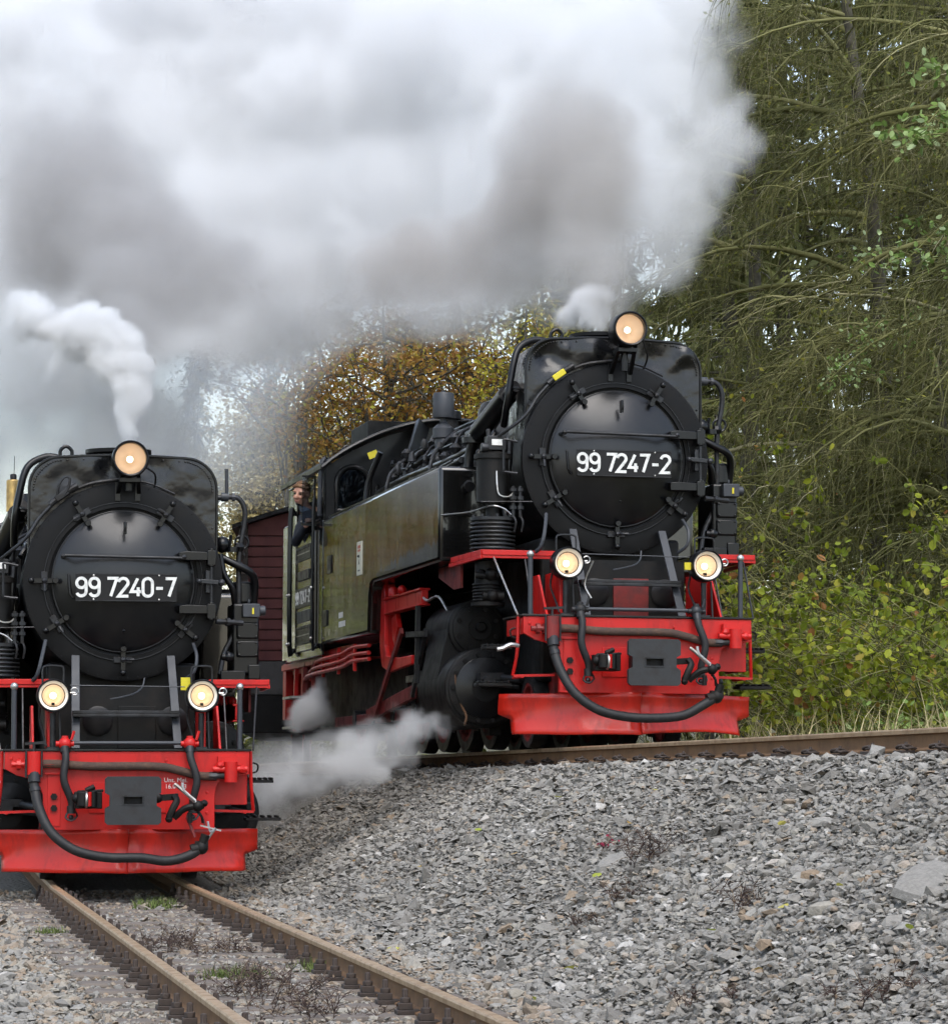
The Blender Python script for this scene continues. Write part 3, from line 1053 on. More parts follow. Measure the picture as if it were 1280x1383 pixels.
    # ---- hoses and pipes on the beam
    MB().cyl((-.50, -.02, 1.105), (.46, -.02, 1.105), .016, n=10).build('coupling_pipe', 'grey_paint', E)
    for x in (-.49, .48):
        cockm = 'red_paint' if low else 'dark_steel'
        cock = MB().sphere((x, -.03, 1.10), .052, 12).cyl((x, -.03, 1.16), (x, -.04, 1.04), .026, n=10).cyl((x - .07, -.03, 1.10), (x + .07, -.03, 1.10), .022, n=10).cyl((x + .05, -.05, 1.13), (x + .07, -.05, 1.20), .012, n=6).build('hose_cock', cockm, E)
        s = 1 if x > 0 else -1
        pts = [(x, -.05, 1.06), (x + .005, -.09, .98), (x + .03 * s + .02, -.12, .82), (x + .05 + (-.03 if s > 0 else 0), -.11, .66), (x + .05 + (-.03 if s > 0 else 0), -.10, .58)]
        hz = MB().tube(pts, .030, 12, 5).build('brake_hose', 'rubber', E)
        e = Vector(pts[-1])
        MB().cyl(e + Vector((0, 0, .04)), e - Vector((0, 0, .02)), .035, n=12).tube([e + Vector((-.02, 0, 0)), e + Vector((-.045, -.02, -.05)), e + Vector((0, -.03, -.075)), e + Vector((.045, -.02, -.04)), e + Vector((.03, 0, 0))], .008, 6, 2).sphere(e - Vector((0, 0, .05)), .022, 8).build('hose_end', 'dark_steel', hz)
        MB().cyl((x, -.045, 1.075), (x, -.062, 1.03), .036, n=12).build('hose_collar', 'dark_steel', hz)
    lag = MB().tube([(-.80, -.05, .93), (-.60, -.05, .945), (-.3, -.05, .925), (.0, -.05, .925), (.25, -.05, .92), (.40, -.05, .89), (.55, -.05, .85), (.66, -.05, .845)], .033, 12, 5).build('heating_pipe', 'lagging', E)
    MB().cyl((.60, -.05, .845), (.76, -.05, .85), .026, n=10).lathe([(.035, -.03), (.035, .03)], (.66, -.05, .846), 'x', 8).build('pipe_union', 'dark_steel', lag)
    # valve block at the viewer's left, big hose hanging from it
    vm = 'red_paint' if low else 'dirty_shaded_red'
    vb = MB().cyl((-.73, -.07, .86), (-.73, -.07, 1.04), .060, n=14).box(-.80, -.66, -.09, -.002, .90, .98).cyl((-.90, -.06, .94), (-.55, -.06, .94), .022, n=8).cyl((-.86, -.06, .94), (-.83, -.06, .94), .042, n=8).build('hose_valve', vm, E)
    MB().cyl((-.73, -.07, 1.04), (-.73, -.07, 1.10), .012, n=6).bar((-.80, -.07, 1.10), (-.64, -.07, 1.11), .02, .02).cyl((-.79, -.10, .84), (-.79, -.10, 1.05), .008, n=6).cyl((-.67, -.10, .84), (-.67, -.10, 1.05), .008, n=6).build('valve_spindle', 'dark_steel', vb)
    bh = [(-.73, -.08, .84), (-.72, -.12, .74), (-.69, -.20, .60), (-.60, -.30, .42), (-.42, -.36, .285), (-.18, -.38, .23), (.08, -.38, .225), (.28, -.37, .20) if low else (.28, -.37, .25), (.44, -.36, .235) if low else (.42, -.36, .32), (.55, -.34, .30) if low else (.56, -.34, .40)]
    H = MB().tube(bh, .038, 14, 6).build('main_air_hose', 'rubber', E)
    MB().cyl((-.73, -.075, .90), (-.725, -.10, .80), .050, n=12).cyl((-.722, -.115, .76), (-.717, -.125, .73), .044, n=12).build('hose_collar', 'dark_steel', H)
    e = Vector(bh[-1])
    MB().sphere(e, .055, 10).cyl(e, e + Vector((.03, -.01, .10)), .035, n=10).cyl(e + Vector((-.08, -.005, -.02)), e, .045, n=12).box(e.x - .05, e.x + .05, e.y - .03, e.y + .03, e.z - .01, e.z + .05).build('hose_coupling_head', 'grimy_black', H)
    # right end valve
    MB().cyl((.80, -.07, .80), (.80, -.07, .96), .052, n=14).box(.70, .92, -.06, -.002, .93, 1.0).cyl((.66, -.06, .90), (.93, -.06, .90), .026, n=10).sphere((.72, -.06, .93), .035, 8).sphere((.89, -.06, .90), .035, 8).build('end_valve', 'red_paint', E)
    # ---- hand posts, steps, diagonal rods
    for s in (-1, 1):
        p = MB().cyl((s * .88, .06, 1.05), (s * .88, .06, 1.53), .021, n=10).build('hand_post', 'grey_paint', E)
        MB().sphere((s * .88, .06, 1.545), .032, 10).build('ball', 'bright_steel', p)
        MB().cyl((s * 1.07, .62, 1.58), (s * .985, .05, 1.05), .008, n=6).build('stay_rod', 'bright_steel' if s < 0 else 'dark_steel', E)
        MB().cyl((s * .80, .62, 1.58), (s * .80, .30, 1.05), .008, n=6).build('stay_rod', 'dark_steel', E)
        st = MB().tube([(s * .97, .10, 1.04), (s * .975, .10, .80), (s * .985, .12, .68), (s * 1.0, .16, .57)], .014, 8, 2)
        st.bar((s * 1.0, .14, .565), (s * .66, .14, .575), .03, .02).bar((s * .93, .12, .56), (s * .93, .45, .56), .02, .02)
        S = st.build('step_iron', 'red_paint', E)
        for z, l in ((.80, .22), (.50, .28)):
            m = MB().box(min(s * .96, s * (.96 + l)), max(s * .96, s * (.96 + l)), .35, .55, z - .012, z + .012)
            for q in range(5):
                xx = s * (.98 + l * q / 5)
                m.box(min(xx, xx + s * .02), max(xx, xx + s * .02), .345, .555, z + .0125, z + .03)
            m.build('step_tread', 'grimy_black', S, bevel=.003, seg=1)
        MB().tube([(s * .97, .12, .87), (s * 1.02, .12, .88), (s * 1.03, .12, .93), (s * .99, .12, .95)], .008, 6, 3).build('chain_ring', 'grimy_black', S)
        if s < 0:
            MB().tube([(-.99, .0, .80), (-1.06, -.02, .81), (-1.12, -.02, .78), (-1.17, -.02, .77)], .018, 8, 2).build('lever', 'bright_steel', S)
    # ---- struts, step plate and running board
    for s in (-1, 1):
        MB().bar((s * .40, .10, 1.06), (s * .38, .66, 1.80), .065, .020, up=(0, -1, .6)).build('strut', 'grey_paint', E, bevel=.003)
    MB().box(-.42, .42, .20, .46, 1.335, 1.36).box(-.42, .42, .195, .215, 1.31, 1.3349).build('step_plate', 'dark_steel', E, bevel=.004)
    MB().cyl((-.45, .06, 1.555), (.45, .06, 1.545), .005, n=6).build('lamp_conduit', 'grey_paint', E)
    for s in (-1, 1):
        rb = MB().box(min(s * .62, s * 1.15), max(s * .62, s * 1.15), .60, 1.70, 1.585, 1.60).build('running_board', 'black_paint', E)
        x0, x1 = (-1.16, -.55) if s < 0 else (.68, 1.16)
        MB().box(x0, x1, .575, .599, 1.57, 1.612).box(x0, x1, .585, .61, 1.545, 1.5699).build('board_edge', 'red_paint', rb, bevel=.003)
        xs = s * 1.16
        MB().bar((xs, .60, 1.592), (s * 1.20, 1.62, 1.592), .02, .044).bar((xs, .60, 1.555), (s * 1.21, 1.62, 1.545), .03, .03).build('board_edge', 'red_paint', rb, bevel=.003)
        MB().prism([(1.62, 1.58), (2.55, 1.58), (2.55, 1.50), (1.9, 1.36), (1.62, 1.36)], 'yz', s * 1.10, s * 1.12).build('board_bracket', 'dirty_shaded_red', rb)
        MB().box(min(s * .58, s * .62), max(s * .58, s * .62), .14, .64, 1.06, 1.42).build('front_gusset', 'red_paint', E, bevel=.004)
        MB().prism([(.10, 1.06), (.62, 1.06), (.62, 1.40), (.40, 1.40)], 'yz', s * .72, s * .74).build('front_gusset', 'red_paint', E, bevel=.004)
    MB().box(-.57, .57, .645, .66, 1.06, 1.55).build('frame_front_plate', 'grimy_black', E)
    MB().box(-.04, .26, .630, .6445, 1.06, 1.40).build('frame_centre_plate', 'dirty_shaded_red' if not low else 'grimy_black', E, bevel=.004)  # darker red carries the shade behind the step as well as grime
    for x in (-.20, .40):
        MB().lathe([(.10, -.012), (.12, -.001)], (x, .629, 1.28), 'y', 20).build('frame_hole_shade', 'plate_black', E)  # black disc on the plate, the dark of a hole put into its colour
    MB().tube([(.16, .50, 1.62), (.14, .45, 1.55), (.08, .40, 1.50), (-.02, .36, 1.47), (-.12, .34, 1.45)], .007, 6, 3).build('cable', 'grey_paint', E)
    # ---- frame, main body under the boiler
    MB().box(-.42, .42, .70, 10.4, .40, 1.50).build('main_frame', 'grimy_black', E, bevel=.01)
    MB().box(-.60, .60, .90, 2.6, .55, 1.75).build('smokebox_saddle', 'grimy_black', E, bevel=.03)
    # ---- smokebox and door
    sm = MB().lathe([(.80, 0), (.80, .035), (.775, .05), (.775, 1.6), (.74, 1.62), (.74, 7.2)], (0, .74, ZC), 'y', 72, caps=False).build('boiler', 'smokebox_black', E, smooth=30)
    MB().lathe([(.80, .02), (.798, .004), (.785, .0), (.640, .0), (.636, -.012), (.600, -.014), (.598, .01), (.55, .02)], (0, .72, ZC), 'y', 72, caps=False).build('smokebox_ring', 'smokebox_black', sm, smooth=30)
    prof = []
    for k in range(15):
        r = .560 * (1 - k / 14) + .0008 * (k / 14)
        prof.append((r, -.030 - .150 * (1 - (r / .56) ** 2)))
    door = MB().lathe([(.575, .0), (.575, -.012), (.564, -.018), (.562, -.028)] + prof, (0, .72, ZC), 'y', 72, caps=False).build('smokebox_door', 'black_gloss', E, smooth=50)
    MB().torus((0, .70, ZC), .566, .006, 'y', 72, 6).build('door_seal', 'dark_steel', door)
    MB().torus((0, .704, ZC), .636, .005, 'y', 72, 6).build('ring_seam', 'dark_steel', door)
    m = MB()
    for k in range(60):
        a = 6 * k + 3
        p = circ(a, .775, .722)
        m.sphere(p, .008, 6, (1, .6, 1))
    m.build('ring_rivets', 'smokebox_black', sm)
    for a in (122, 58, 180, 213, 270, 322):
        clamp(door, a, .715)
    # hinge side (viewer's right)
    for z in (ZC + .205, ZC - .225):
        hg = MB()
        hg.prism([(.44, z - .035), (.44, z + .030), (.50, z + .038), (.74, z + .030), (.74, z - .035)], 'xz', .60, .66)
        hg.box(.665, .735, .585, .70, z - .075, z + .045)
        hg.lathe([(.026, -.085), (.026, .06)], (.70, .61, z), 'z', 12)
        hinge = hg.build('hinge_strap', 'black_paint', door, smooth=35, bevel=.005)
    MB().cyl((.70, .61, ZC - .26), (.70, .61, ZC + .25), .012, n=10).build('hinge_pin', 'dark_steel', hinge)
    MB().bar((.58, .60, ZC + .005), (.80, .60, ZC - .012), .035, .03, up=(0, 1, 0)).box(.655, .705, .62, .68, ZC - .09, ZC + .09).sphere((.60, .59, ZC), .024, 8).sphere((.78, .585, ZC - .01), .03, 8).build('door_clamp', 'dark_steel', door, bevel=.004)
    MB().cyl((.74, .62, ZC - .32), (.96, .68, ZC - .33), .022, n=8).cyl((.82, .64, ZC - .325), (.85, .65, ZC - .325), .034, n=8).build('drain_tap', 'dark_steel', door)
    # hand rail on the door
    hr = MB().cyl((-.49, .50, ZC + .195), (.47, .50, ZC + .180), .014, n=10).build('door_handrail', 'dark_steel', door)
    for x in (-.49, .47):
        MB().cyl((x, .50, ZC + .19), (x, .70, ZC + .19), .014, n=8).sphere((x, .50, ZC + .19), .022, 8).build('rail_post', 'dark_steel', hr)
    MB().box(-.012, .012, .50, .56, ZC + .37, ZC + .47).cyl((0, .50, ZC + .39), (0, .50, ZC + .47), .012, n=8).build('lamp_iron', 'black_paint', door, bevel=.004)
    MB().tube([(-.44, .66, ZC + .05), (-.44, .63, ZC + .04), (-.43, .62, ZC - .10), (-.40, .62, ZC - .14)], .012, 6, 2).build('grab_handle', 'black_paint', door)
    for x, z in ((-.34, .29), (.01, -.36)) if not low else ((.0, -.40),):
        MB().sphere((x, .66 if abs(x) > .1 else .61, ZC + z), .014, 8).build('door_stud', 'black_paint', door)
    # number plate
    px = .01
    pl = MB().box(px - .405, px + .405, .475, .490, ZC - .170, ZC + .052).build('number_plate', 'plate_black', door, bevel=.004)
    for q in (-.40, .399):
        MB().box(px - .40, px + .40, .470, .4749, ZC + (.044 if q > 0 else -.168), ZC + (.050 if q > 0 else -.162)).build('plate_border', 'dark_steel', pl)
    for x in (-.26, .26):
        for z in (-.155, .037):
            MB().sphere((px + x, .473, ZC + z), .009, 6).build('plate_bolt', 'bright_steel', pl)
    xs = {'99 7240-7': [-.394, -.291, -.151, -.062, .038, .132, .230, .312], '99 7247-2': [-.394, -.291, -.151, -.062, .038, .132, .230, .312]}[number]
    for ch, x0 in zip(number.replace(' ', ''), xs):
        stroke_glyph(ch, lambda a, b, w, x0=x0: (px + x0 + a, .4745 - w, ZC - .128 + b), .142, .0235, .008, 'digit', 'digit_white', pl)
    # ---- shroud over the smokebox
    r_, hw, zt, zb = .25, .755, 3.42, 2.50
    arc = [(-hw, zb)] + [(-hw + r_ - r_ * math.cos(rad(t)), zt - .01 - r_ + r_ * math.sin(rad(t))) for t in range(0, 91, 10)]
    arc += [(-.25, zt + .004), (0, zt + .010), (.25, zt + .004)]
    arc += [(hw - r_ + r_ * math.cos(rad(t)), zt - .01 - r_ + r_ * math.sin(rad(t))) for t in range(90, -1, -10)] + [(hw, zb)]
    n = len(arc)
    # front sheet, dented
    vs, fs = [], []
    rr = random.Random(3 if low else 8)
    dents = [(rr.uniform(-.7, .7), rr.uniform(3.0, 3.4), rr.uniform(.06, .16), rr.uniform(-.022, .018)) for _ in range(26)]
    dents += [(-.55, 3.28, .16, .05), (-.20, 3.30, .14, -.03), (.35, 3.26, .2, .035), (.62, 3.30, .10, -.04)] if not low else [(-.45, 3.25, .16, .02), (.5, 3.3, .12, -.015)]
    cxs = np.linspace(-hw, hw, 49)
    czs = np.linspace(zb, zt + .012, 33)
    def top_at(x):
        for a, b in zip(arc[1:-1], arc[2:-1]):
            if a[0] <= x <= b[0]:
                return a[1] + (b[1] - a[1]) * (x - a[0]) / max(1e-6, b[0] - a[0])
        return zt - r_
    for x in cxs:
        tz = top_at(x)
        for g in np.linspace(0, 1, 33):
            z = zb + (tz - zb) * g
            y = .80
            for dx, dz, dr, da in dents:
                q = ((x - dx) ** 2 + (z - dz) ** 2) / (dr * dr)
                if q < 4:
                    y += da * math.exp(-q * 2)
            vs.append((x, y, z))
    for i in range(48):
        for j in range(32):
            a = i * 33 + j
            fs.append((a, a + 33, a + 34, a + 1))
    sh = MB().add(vs, fs).build('shroud', 'black_dented', E, smooth=60)
    vs, fs = [], []
    for i, (x, z) in enumerate(arc):
        for y in (.792, .80, 1.1, 1.45):
            vs.append((x * (1 if y < 1.2 else .985), y, z))
    for i in range(n - 1):
        for j in range(3):
            a = i * 4 + j
            fs.append((a, a + 1, a + 5, a + 4))
    MB().add(vs, fs).build('shroud_wrapper', 'black_dented', sh, smooth=40)
    MB().prism([(p[0] * .985, p[1]) for p in arc], 'xz', 1.45, 1.47).build('shroud_back', 'black_paint', sh)
    MB().tube([(p[0], .796, p[1] - .004) for p in arc], .011, 6).build('shroud_edge', 'black_paint', sh)
    m = MB()
    for i in range(46):
        t = i / 45 * (n - 1)
        a = int(min(t, n - 2))
        p = [arc[a][k] + (arc[a + 1][k] - arc[a][k]) * (t - a) for k in (0, 1)]
        m.sphere((p[0] * .955, .790, 2.5 + (p[1] - 2.5) * .965), .008, 6)
        m.sphere((p[0] * 1.002, .835, p[1] + .004), .009, 6)
    m.build('shroud_rivets', 'black_paint', sh)
    MB().tube([(-.50, .95, zt), (-.50, .95, zt + .05), (-.455, .95, zt + .085), (-.41, .95, zt + .05), (-.41, .95, zt)], .015, 8, 3).build('lifting_eye', 'black_paint', sh)
    MB().lathe([(.24, -.2), (.24, .03), (.27, .045), (.27, .075), (.22, .08), (.20, .03)], (-.02, 1.16, zt), 'z', 28, caps=False).build('chimney', 'smokebox_black', E)
    # top lamp
    dzl = 0 if low else .085
    tl = headlight(E, (.03, .36, 3.365 + dzl), .147, .30, False)
    MB().bar((-.03, .46, 3.24 + dzl), (-.05, .70, 3.12), .03, .03).bar((.10, .46, 3.24 + dzl), (.12, .70, 3.12), .03, .03).box(-.05, .11, .44, .62, 3.185 + dzl, 3.215 + dzl).box(-.07, -.03, .70, .735, 3.05, 3.20).box(.09, .13, .70, .735, 3.05, 3.20).cyl((.03, .56, 3.12), (.03, .56, 3.20 + dzl), .03, n=10).build('lamp_bracket', 'black_paint', tl)
    MB().tube([(.17, .50, 3.30 + dzl), (.24, .60, 3.26), (.25, .74, 3.18), (.22, .76, 3.12)], .008, 6, 3).build('lamp_cable', 'rubber', tl)
    for s in (-1, 1):
        hl = headlight(E, (s * .580, -.02, 1.475), .131, .24, True)
        MB().cyl((s * .58, .10, 1.06), (s * .58, .10, 1.34), .022, n=10).box(s * .58 - .045, s * .58 + .045, .06, .14, 1.058, 1.075).cyl((s * .58 + .05, .06, 1.35), (s * .58 + .06, .05, 1.06), .008, n=6).build('lamp_post', 'dark_steel', hl)
        MB().tube([(s * .58 - .09, .16, 1.42), (s * .58 - .10, .2, 1.30), (s * .58 - .07, .15, 1.18), (s * .58 - .05, .1, 1.08)], .009, 6, 3).build('lamp_cable', 'rubber', hl)
    if low:
        MB().box(.42, .50, .12, .14, 1.52, 1.62).build('yellow_label', 'yellow_plastic', E)
        T = Matrix.Translation((.375, -.004, .800)) @ Matrix.Rotation(rad(90), 4, 'X')
        font_text('Unt. Mei.\n16.04.13', .050, 'white_paint', beam, 'inscription', T)
    else:
        MB().box(.40, .45, .02, .05, 1.44, 1.50).build('yellow_label', 'yellow_plastic', E)
        MB().tube([(-.36, .05, 1.50), (-.42, .1, 1.32), (-.37, .08, 1.20)], .008, 6, 3).build('cable', 'bright_steel', E)
    # ---- cable over the ring with its plug
    cb = MB().tube([circ(88, .83, .70), circ(110, .83, .70), circ(128, .835, .69), circ(142, .84, .69), circ(156, .85, .68), Vector((-.92, .75, ZC + .22)), Vector((-1.05, .95, ZC + .12))], .014, 8, 5).build('ring_cable', 'dark_steel', E)
    p = circ(127, .855, .685)
    MB().bar(circ(130, .85, .68), circ(122, .85, .68), .05, .045, up=(0, 1, 0)).build('cable_plug', 'yellow_plastic' if not low else 'dark_steel', cb, bevel=.006)
    MB().cyl(circ(134, .85, .68), circ(130, .85, .68), .022, n=8).build('cable_gland', 'dark_steel', cb)
    MB().cyl(circ(122, .85, .68), circ(116, .855, .68), .024, n=8).build('cable_gland', 'dark_steel', cb)
    if low:
        MB().tube([circ(128, .87, .67), circ(124, .93, .66), circ(120, .96, .66), circ(118, .93, .66), circ(121, .87, .66), circ(125, .84, .66)], .010, 6, 3).build('hook', 'dark_steel', cb)
    MB().tube([circ(84, .82, .72), circ(74, .82, .73), circ(60, .82, .735)], .010, 6, 3).build('ring_cable', 'dark_steel', E)
    # ---- pipes at the viewer's left of the smokebox
    MB().tube([(-.45, 1.10, 3.40), (-.60, 1.10, 3.43), (-.76, 1.05, 3.34), (-.83, 1.0, 3.10), (-.86, 1.0, 2.90), (-.86, 1.15, 2.70)], .030, 10, 5).build('steam_pipe', 'black_paint', E)
    MB().tube([(-.755, 1.2, 2.97), (-.80, 1.2, 2.99), (-.82, 1.08, 3.0), (-.82, .95, 3.0), (-.80, .88, 2.99), (-.755, .88, 2.97)], .012, 6, 3).build('grab_iron', 'black_paint', E)
    m = MB().tube([(-.80, 1.0, 3.02), (-.83, 1.12, 2.96)], .055, 14).tube([(-.83, 1.12, 2.96), (-.95, 1.72, 2.70)], .085, 18).tube([(-.95, 1.72, 2.70), (-.97, 1.80, 2.66)], .06, 14)
    ins = m.build('insulated_pipe', 'black_gloss', E)
    MB().lathe([(.10, -.025), (.10, .025)], (-.975, 1.82, 2.64), 'z', 12).tube([(-.975, 1.82, 2.64), (-1.0, 1.86, 2.5), (-1.02, 1.84, 2.3), (-1.05, 1.6, 2.22)], .045, 12, 4).build('pipe_bend', 'black_paint', ins)
    MB().tube([(-.84, .72, 2.52), (-.95, .72, 2.54), (-.955, .72, 2.50), (-.955, .72, 2.30), (-.94, .72, 2.27), (-.84, .72, 2.26)], .011, 6, 2).build('grab_iron', 'dark_steel', E)
    MB().tube([(-.87, .90, 2.55), (-.88, .88, 2.40), (-.90, .88, 2.18), (-.92, .90, 2.02)], .038, 10, 4).tube([(-.92, .90, 2.02), (-.90, .86, 1.90), (-.86, .84, 1.80)], .022, 8, 3).build('drain_pipe', 'black_paint', E)
    # air pump
    pu = (-1.00, .92)
    ap = MB().lathe([(.14, 0), (.14, .36), (.16, .36), (.16, .40), (.10, .42)], (pu[0], pu[1], 2.03), 'z', 24).lathe([(.06, -.2), (.06, .06)], (pu[0], pu[1], 2.03), 'z', 14).build('air_pump', 'grimy_black', E, smooth=35)
    m = MB().lathe([(.15, 0), (.15, .24)], (pu[0], pu[1], 1.63), 'z', 24)
    for k in range(7):
        m.lathe([(.187, .0), (.19, .008), (.187, .016)], (pu[0], pu[1], 1.635 + k * .034), 'z', 28)
    m.lathe([(.19, 0), (.19, .025), (.17, .03)], (pu[0], pu[1], 1.875), 'z', 24)
    for k in range(8):
        a = 2 * math.pi * k / 8
        m.lathe([(.014, 0), (.014, .025)], (pu[0] + .165 * math.cos(a), pu[1] + .165 * math.sin(a), 1.90), 'z', 6)
    m.build('finned_cylinder', 'dark_steel', ap, smooth=35)
    m = MB().lathe([(.11, 0), (.11, .34)], (pu[0] - .03, pu[1] + .05, 1.20), 'z', 20)
    for k in range(6):
        m.lathe([(.125, .0), (.128, .007), (.125, .014)], (pu[0] - .03, pu[1] + .05, 1.21 + k * .026), 'z', 22)
    m.lathe([(.14, 0), (.14, .03)], (pu[0] - .03, pu[1] + .05, 1.17), 'z', 20).sphere((pu[0] - .03, pu[1] - .08, 1.43), .055, 10).sphere((pu[0] - .10, pu[1] - .03, 1.43), .045, 10).cyl((pu[0] - .16, pu[1] - .05, 1.42), (pu[0] + .07, pu[1] - .08, 1.42), .03, n=10)
    m.cyl((pu[0] - .10, pu[1] - .06, 1.25), (pu[0] + .08, pu[1] - .06, 1.25), .04, n=12).sphere((pu[0] - .02, pu[1] - .09, 1.25), .05, 10)
    m.build('lower_cylinder', 'grimy_black', ap, smooth=40)
    bx = MB().box(pu[0] - .07, pu[0] + .09, pu[1] - .10, pu[1] + .02, 2.46, 2.58).cyl((pu[0] - .12, pu[1] - .08, 2.48), (pu[0] - .06, pu[1] - .08, 2.48), .04, n=10).cyl((pu[0] - .05, pu[1] - .04, 2.40), (pu[0] - .05, pu[1] - .04, 2.64), .02, n=8).box(pu[0] - .04, pu[0] + .07, pu[1] - .06, pu[1] + .02, 2.38, 2.455).build('lubricator', 'dark_steel', ap, bevel=.006)
    MB().box(pu[0] - .035, pu[0] + .065, pu[1] - .106, pu[1] - .1005, 2.50, 2.55).build('gauge_window', 'white_paint', bx)
    m = MB()
    for k, xx in enumerate((-.86, -.80)):
        m.cyl((xx, .78, 1.90), (xx, .78, 2.16), .016, n=8)
        for z in (1.98, 2.06, 2.13):
            m.lathe([(.032, -.014), (.032, .014)], (xx, .78, z), 'z', 8)
        m.tube([(xx, .78, 1.92), (xx + .02, .76, 1.86), (xx + .01, .78, 1.78)], .010, 6, 3)
    m.build('cock_cluster', 'dark_steel', E)
    MB().cyl((-1.14, .75, 2.02), (-.68, .73, 2.03), .006, n=6).build('rod', 'dark_steel', E)
    MB().tube([(-1.28, 1.68, 1.98), (-1.14, 1.2, 1.97), (-1.05, .78, 1.99), (-.95, .75, 1.97), (-.88, .76, 1.92)], .007, 6, 4).build('oil_line', 'bright_steel', E)
    MB().tube([(-1.0, .80, 2.35), (-1.0, .76, 2.15), (-.98, .75, 2.08), (-.90, .76, 2.07), (-.85, .78, 2.12)], .007, 6, 4).build('oil_line', 'bright_steel', E)
    MB().tube([(-.72, .55, 1.60), (-.69, .50, 1.64), (-.66, .50, 1.75), (-.62, .60, 1.92)], .016, 8, 3).build('front_handrail', 'grey_paint', E)
    MB().tube([(.50, .58, 1.62), (.56, .52, 1.68), (.58, .55, 1.80), (.56, .66, 1.90)], .014, 8, 3).build('front_handrail', 'grey_paint', E)
    # ---- viewer's right of the smokebox
    bp = MB().tube([(.755, 1.0, 3.10), (.86, 1.0, 3.11), (.95, 1.0, 3.10), (1.0, 1.0, 3.02), (1.0, 1.0, 2.90), (.965, 1.0, 2.70), (.955, 1.0, 2.55), (.955, 1.0, 2.20), (.92, 1.0, 2.0), (.84, .98, 1.84), (.80, .95, 1.66)], .022, 10, 5).build('bent_pipe', 'dark_steel', E)
    MB().lathe([(.038, -.03), (.038, .03)], (.84, 1.0, 3.11), 'x', 10).lathe([(.034, -.012), (.034, .012)], (.91, 1.0, 3.11), 'x', 8).cyl((.855, .99, 3.12), (.85, .98, 3.34 if low else 3.14), .016, n=8).build('valve', 'grey_paint', bp)
    m = MB().tube([(.80, .98, 2.62), (.92, .96, 2.56), (1.04, .97, 2.50), (1.09, 1.04, 2.42), (1.09, 1.10, 2.24)], .032, 10, 4).tube([(.80, .96, 2.64), (.83, .95, 2.48), (.90, .96, 2.36), (.93, 1.02, 2.22)], .026, 10, 4)
    m.sphere((.82, 1.0, 2.72), .07, 10).lathe([(.05, -.02), (.05, .02)], (.90, .98, 2.68), 'z', 10).sphere((.96, 1.0, 2.70), .045, 8).cyl((.88, 1.0, 2.68), (.89, 1.0, 2.80), .014, n=6).torus((.98, 1.0, 2.74), .055, .010, 'y', 16, 6)
    m.build('feed_pipes', 'black_paint', E)
    fp = MB().box(.90, 1.12, .95, 1.4, 1.66, 2.24).cyl((1.0, 1.1, 2.24), (1.0, 1.1, 2.42), .09, n=16).build('feed_pump', 'black_paint', E, bevel=.02)
    for z in (1.80, 1.95):
        c_ = MB().box(.935, 1.115, .925, .949, z, z + .135).build('pump_cover', 'black_paint', fp, bevel=.012)
        for x in (.955, 1.095):
            for q in (.02, .115):
                MB().sphere((x, .924, z + q), .010, 6).build('cover_bolt', 'black_paint', c_)
    MB().box(.98, 1.12, .88, 1.1, 2.125, 2.235).cyl((1.12, .95, 2.18), (1.17, .95, 2.18), .04, n=12).cyl((1.03, .90, 2.235), (1.03, .90, 2.27), .012, n=6).build('pump_valve_box', 'grey_paint', fp, bevel=.01)
    MB().box(1.055, 1.07, .872, .879, 2.15, 2.20).build('yellow_mark', 'yellow_plastic', fp)
    MB().box(1.03, 1.13, .93, 1.2, 1.62, 1.74).box(.80, 1.0, .85, 1.15, 1.602, 1.69).cyl((.80, .80, 1.80), (.90, .80, 1.80), .03, n=10).sphere((.86, .80, 1.80), .045, 8).build('oil_box', 'black_paint', fp, bevel=.008)
    # ---- side tanks
    for s in (-1, 1):
        xo, xi = s * 1.30, s * .80
        out = [(1.68, 1.59), (4.72, 1.59), (4.86, 1.56), (4.92, 1.46), (4.95, 1.12), (7.52, 1.12), (7.52, 2.40), (1.68, 2.40)]
        if s > 0:
            out = [(2.9, 1.59)] + out[1:-1] + [(2.9, 2.40)]
        tk = MB().prism(out, 'yz', min(xo, xi), max(xo, xi)).build('side_tank', 'tank_black', E, bevel=.035, seg=3)
        MB().box(min(s * .84, s * 1.28), max(s * .84, s * 1.28), 1.9 if s < 0 else 3.1, 7.3, 2.401, 2.415).build('tank_lid', 'black_paint', tk)
        m = MB()
        m.cyl((s * 1.1, 3.3, 2.41), (s * 1.1, 3.3, 2.45), .14, n=20)
        m.build('filler', 'black_paint', tk)
        if s < 0:
            X = -1.3008
            MB().box(-1.312, X, 6.95, 7.17, 1.82, 2.0).build('step_pocket', 'black_paint', tk, bevel=.004)
            MB().box(-1.3135, -1.3121, 6.99, 7.13, 1.85, 1.97).build('pocket_shade', 'plate_black', tk)  # flat black sheet on the pocket face, painted in for the shade inside
            MB().box(-1.312, X, 7.18, 7.40, 1.30, 1.46).build('step_pocket', 'black_paint', tk, bevel=.004)
            MB().box(-1.3135, -1.3121, 7.22, 7.36, 1.33, 1.43).build('pocket_shade', 'plate_black', tk)
            sg = MB().box(-1.308, X, 5.28, 5.52, 1.70, 2.02).build('notice', 'sign_cream', tk)
            MB().box(-1.3095, -1.3085, 5.33, 5.47, 1.955, 1.985).box(-1.3095, -1.3085, 5.33, 5.47, 1.925, 1.945).build('notice_heading', 'sign_red', sg)
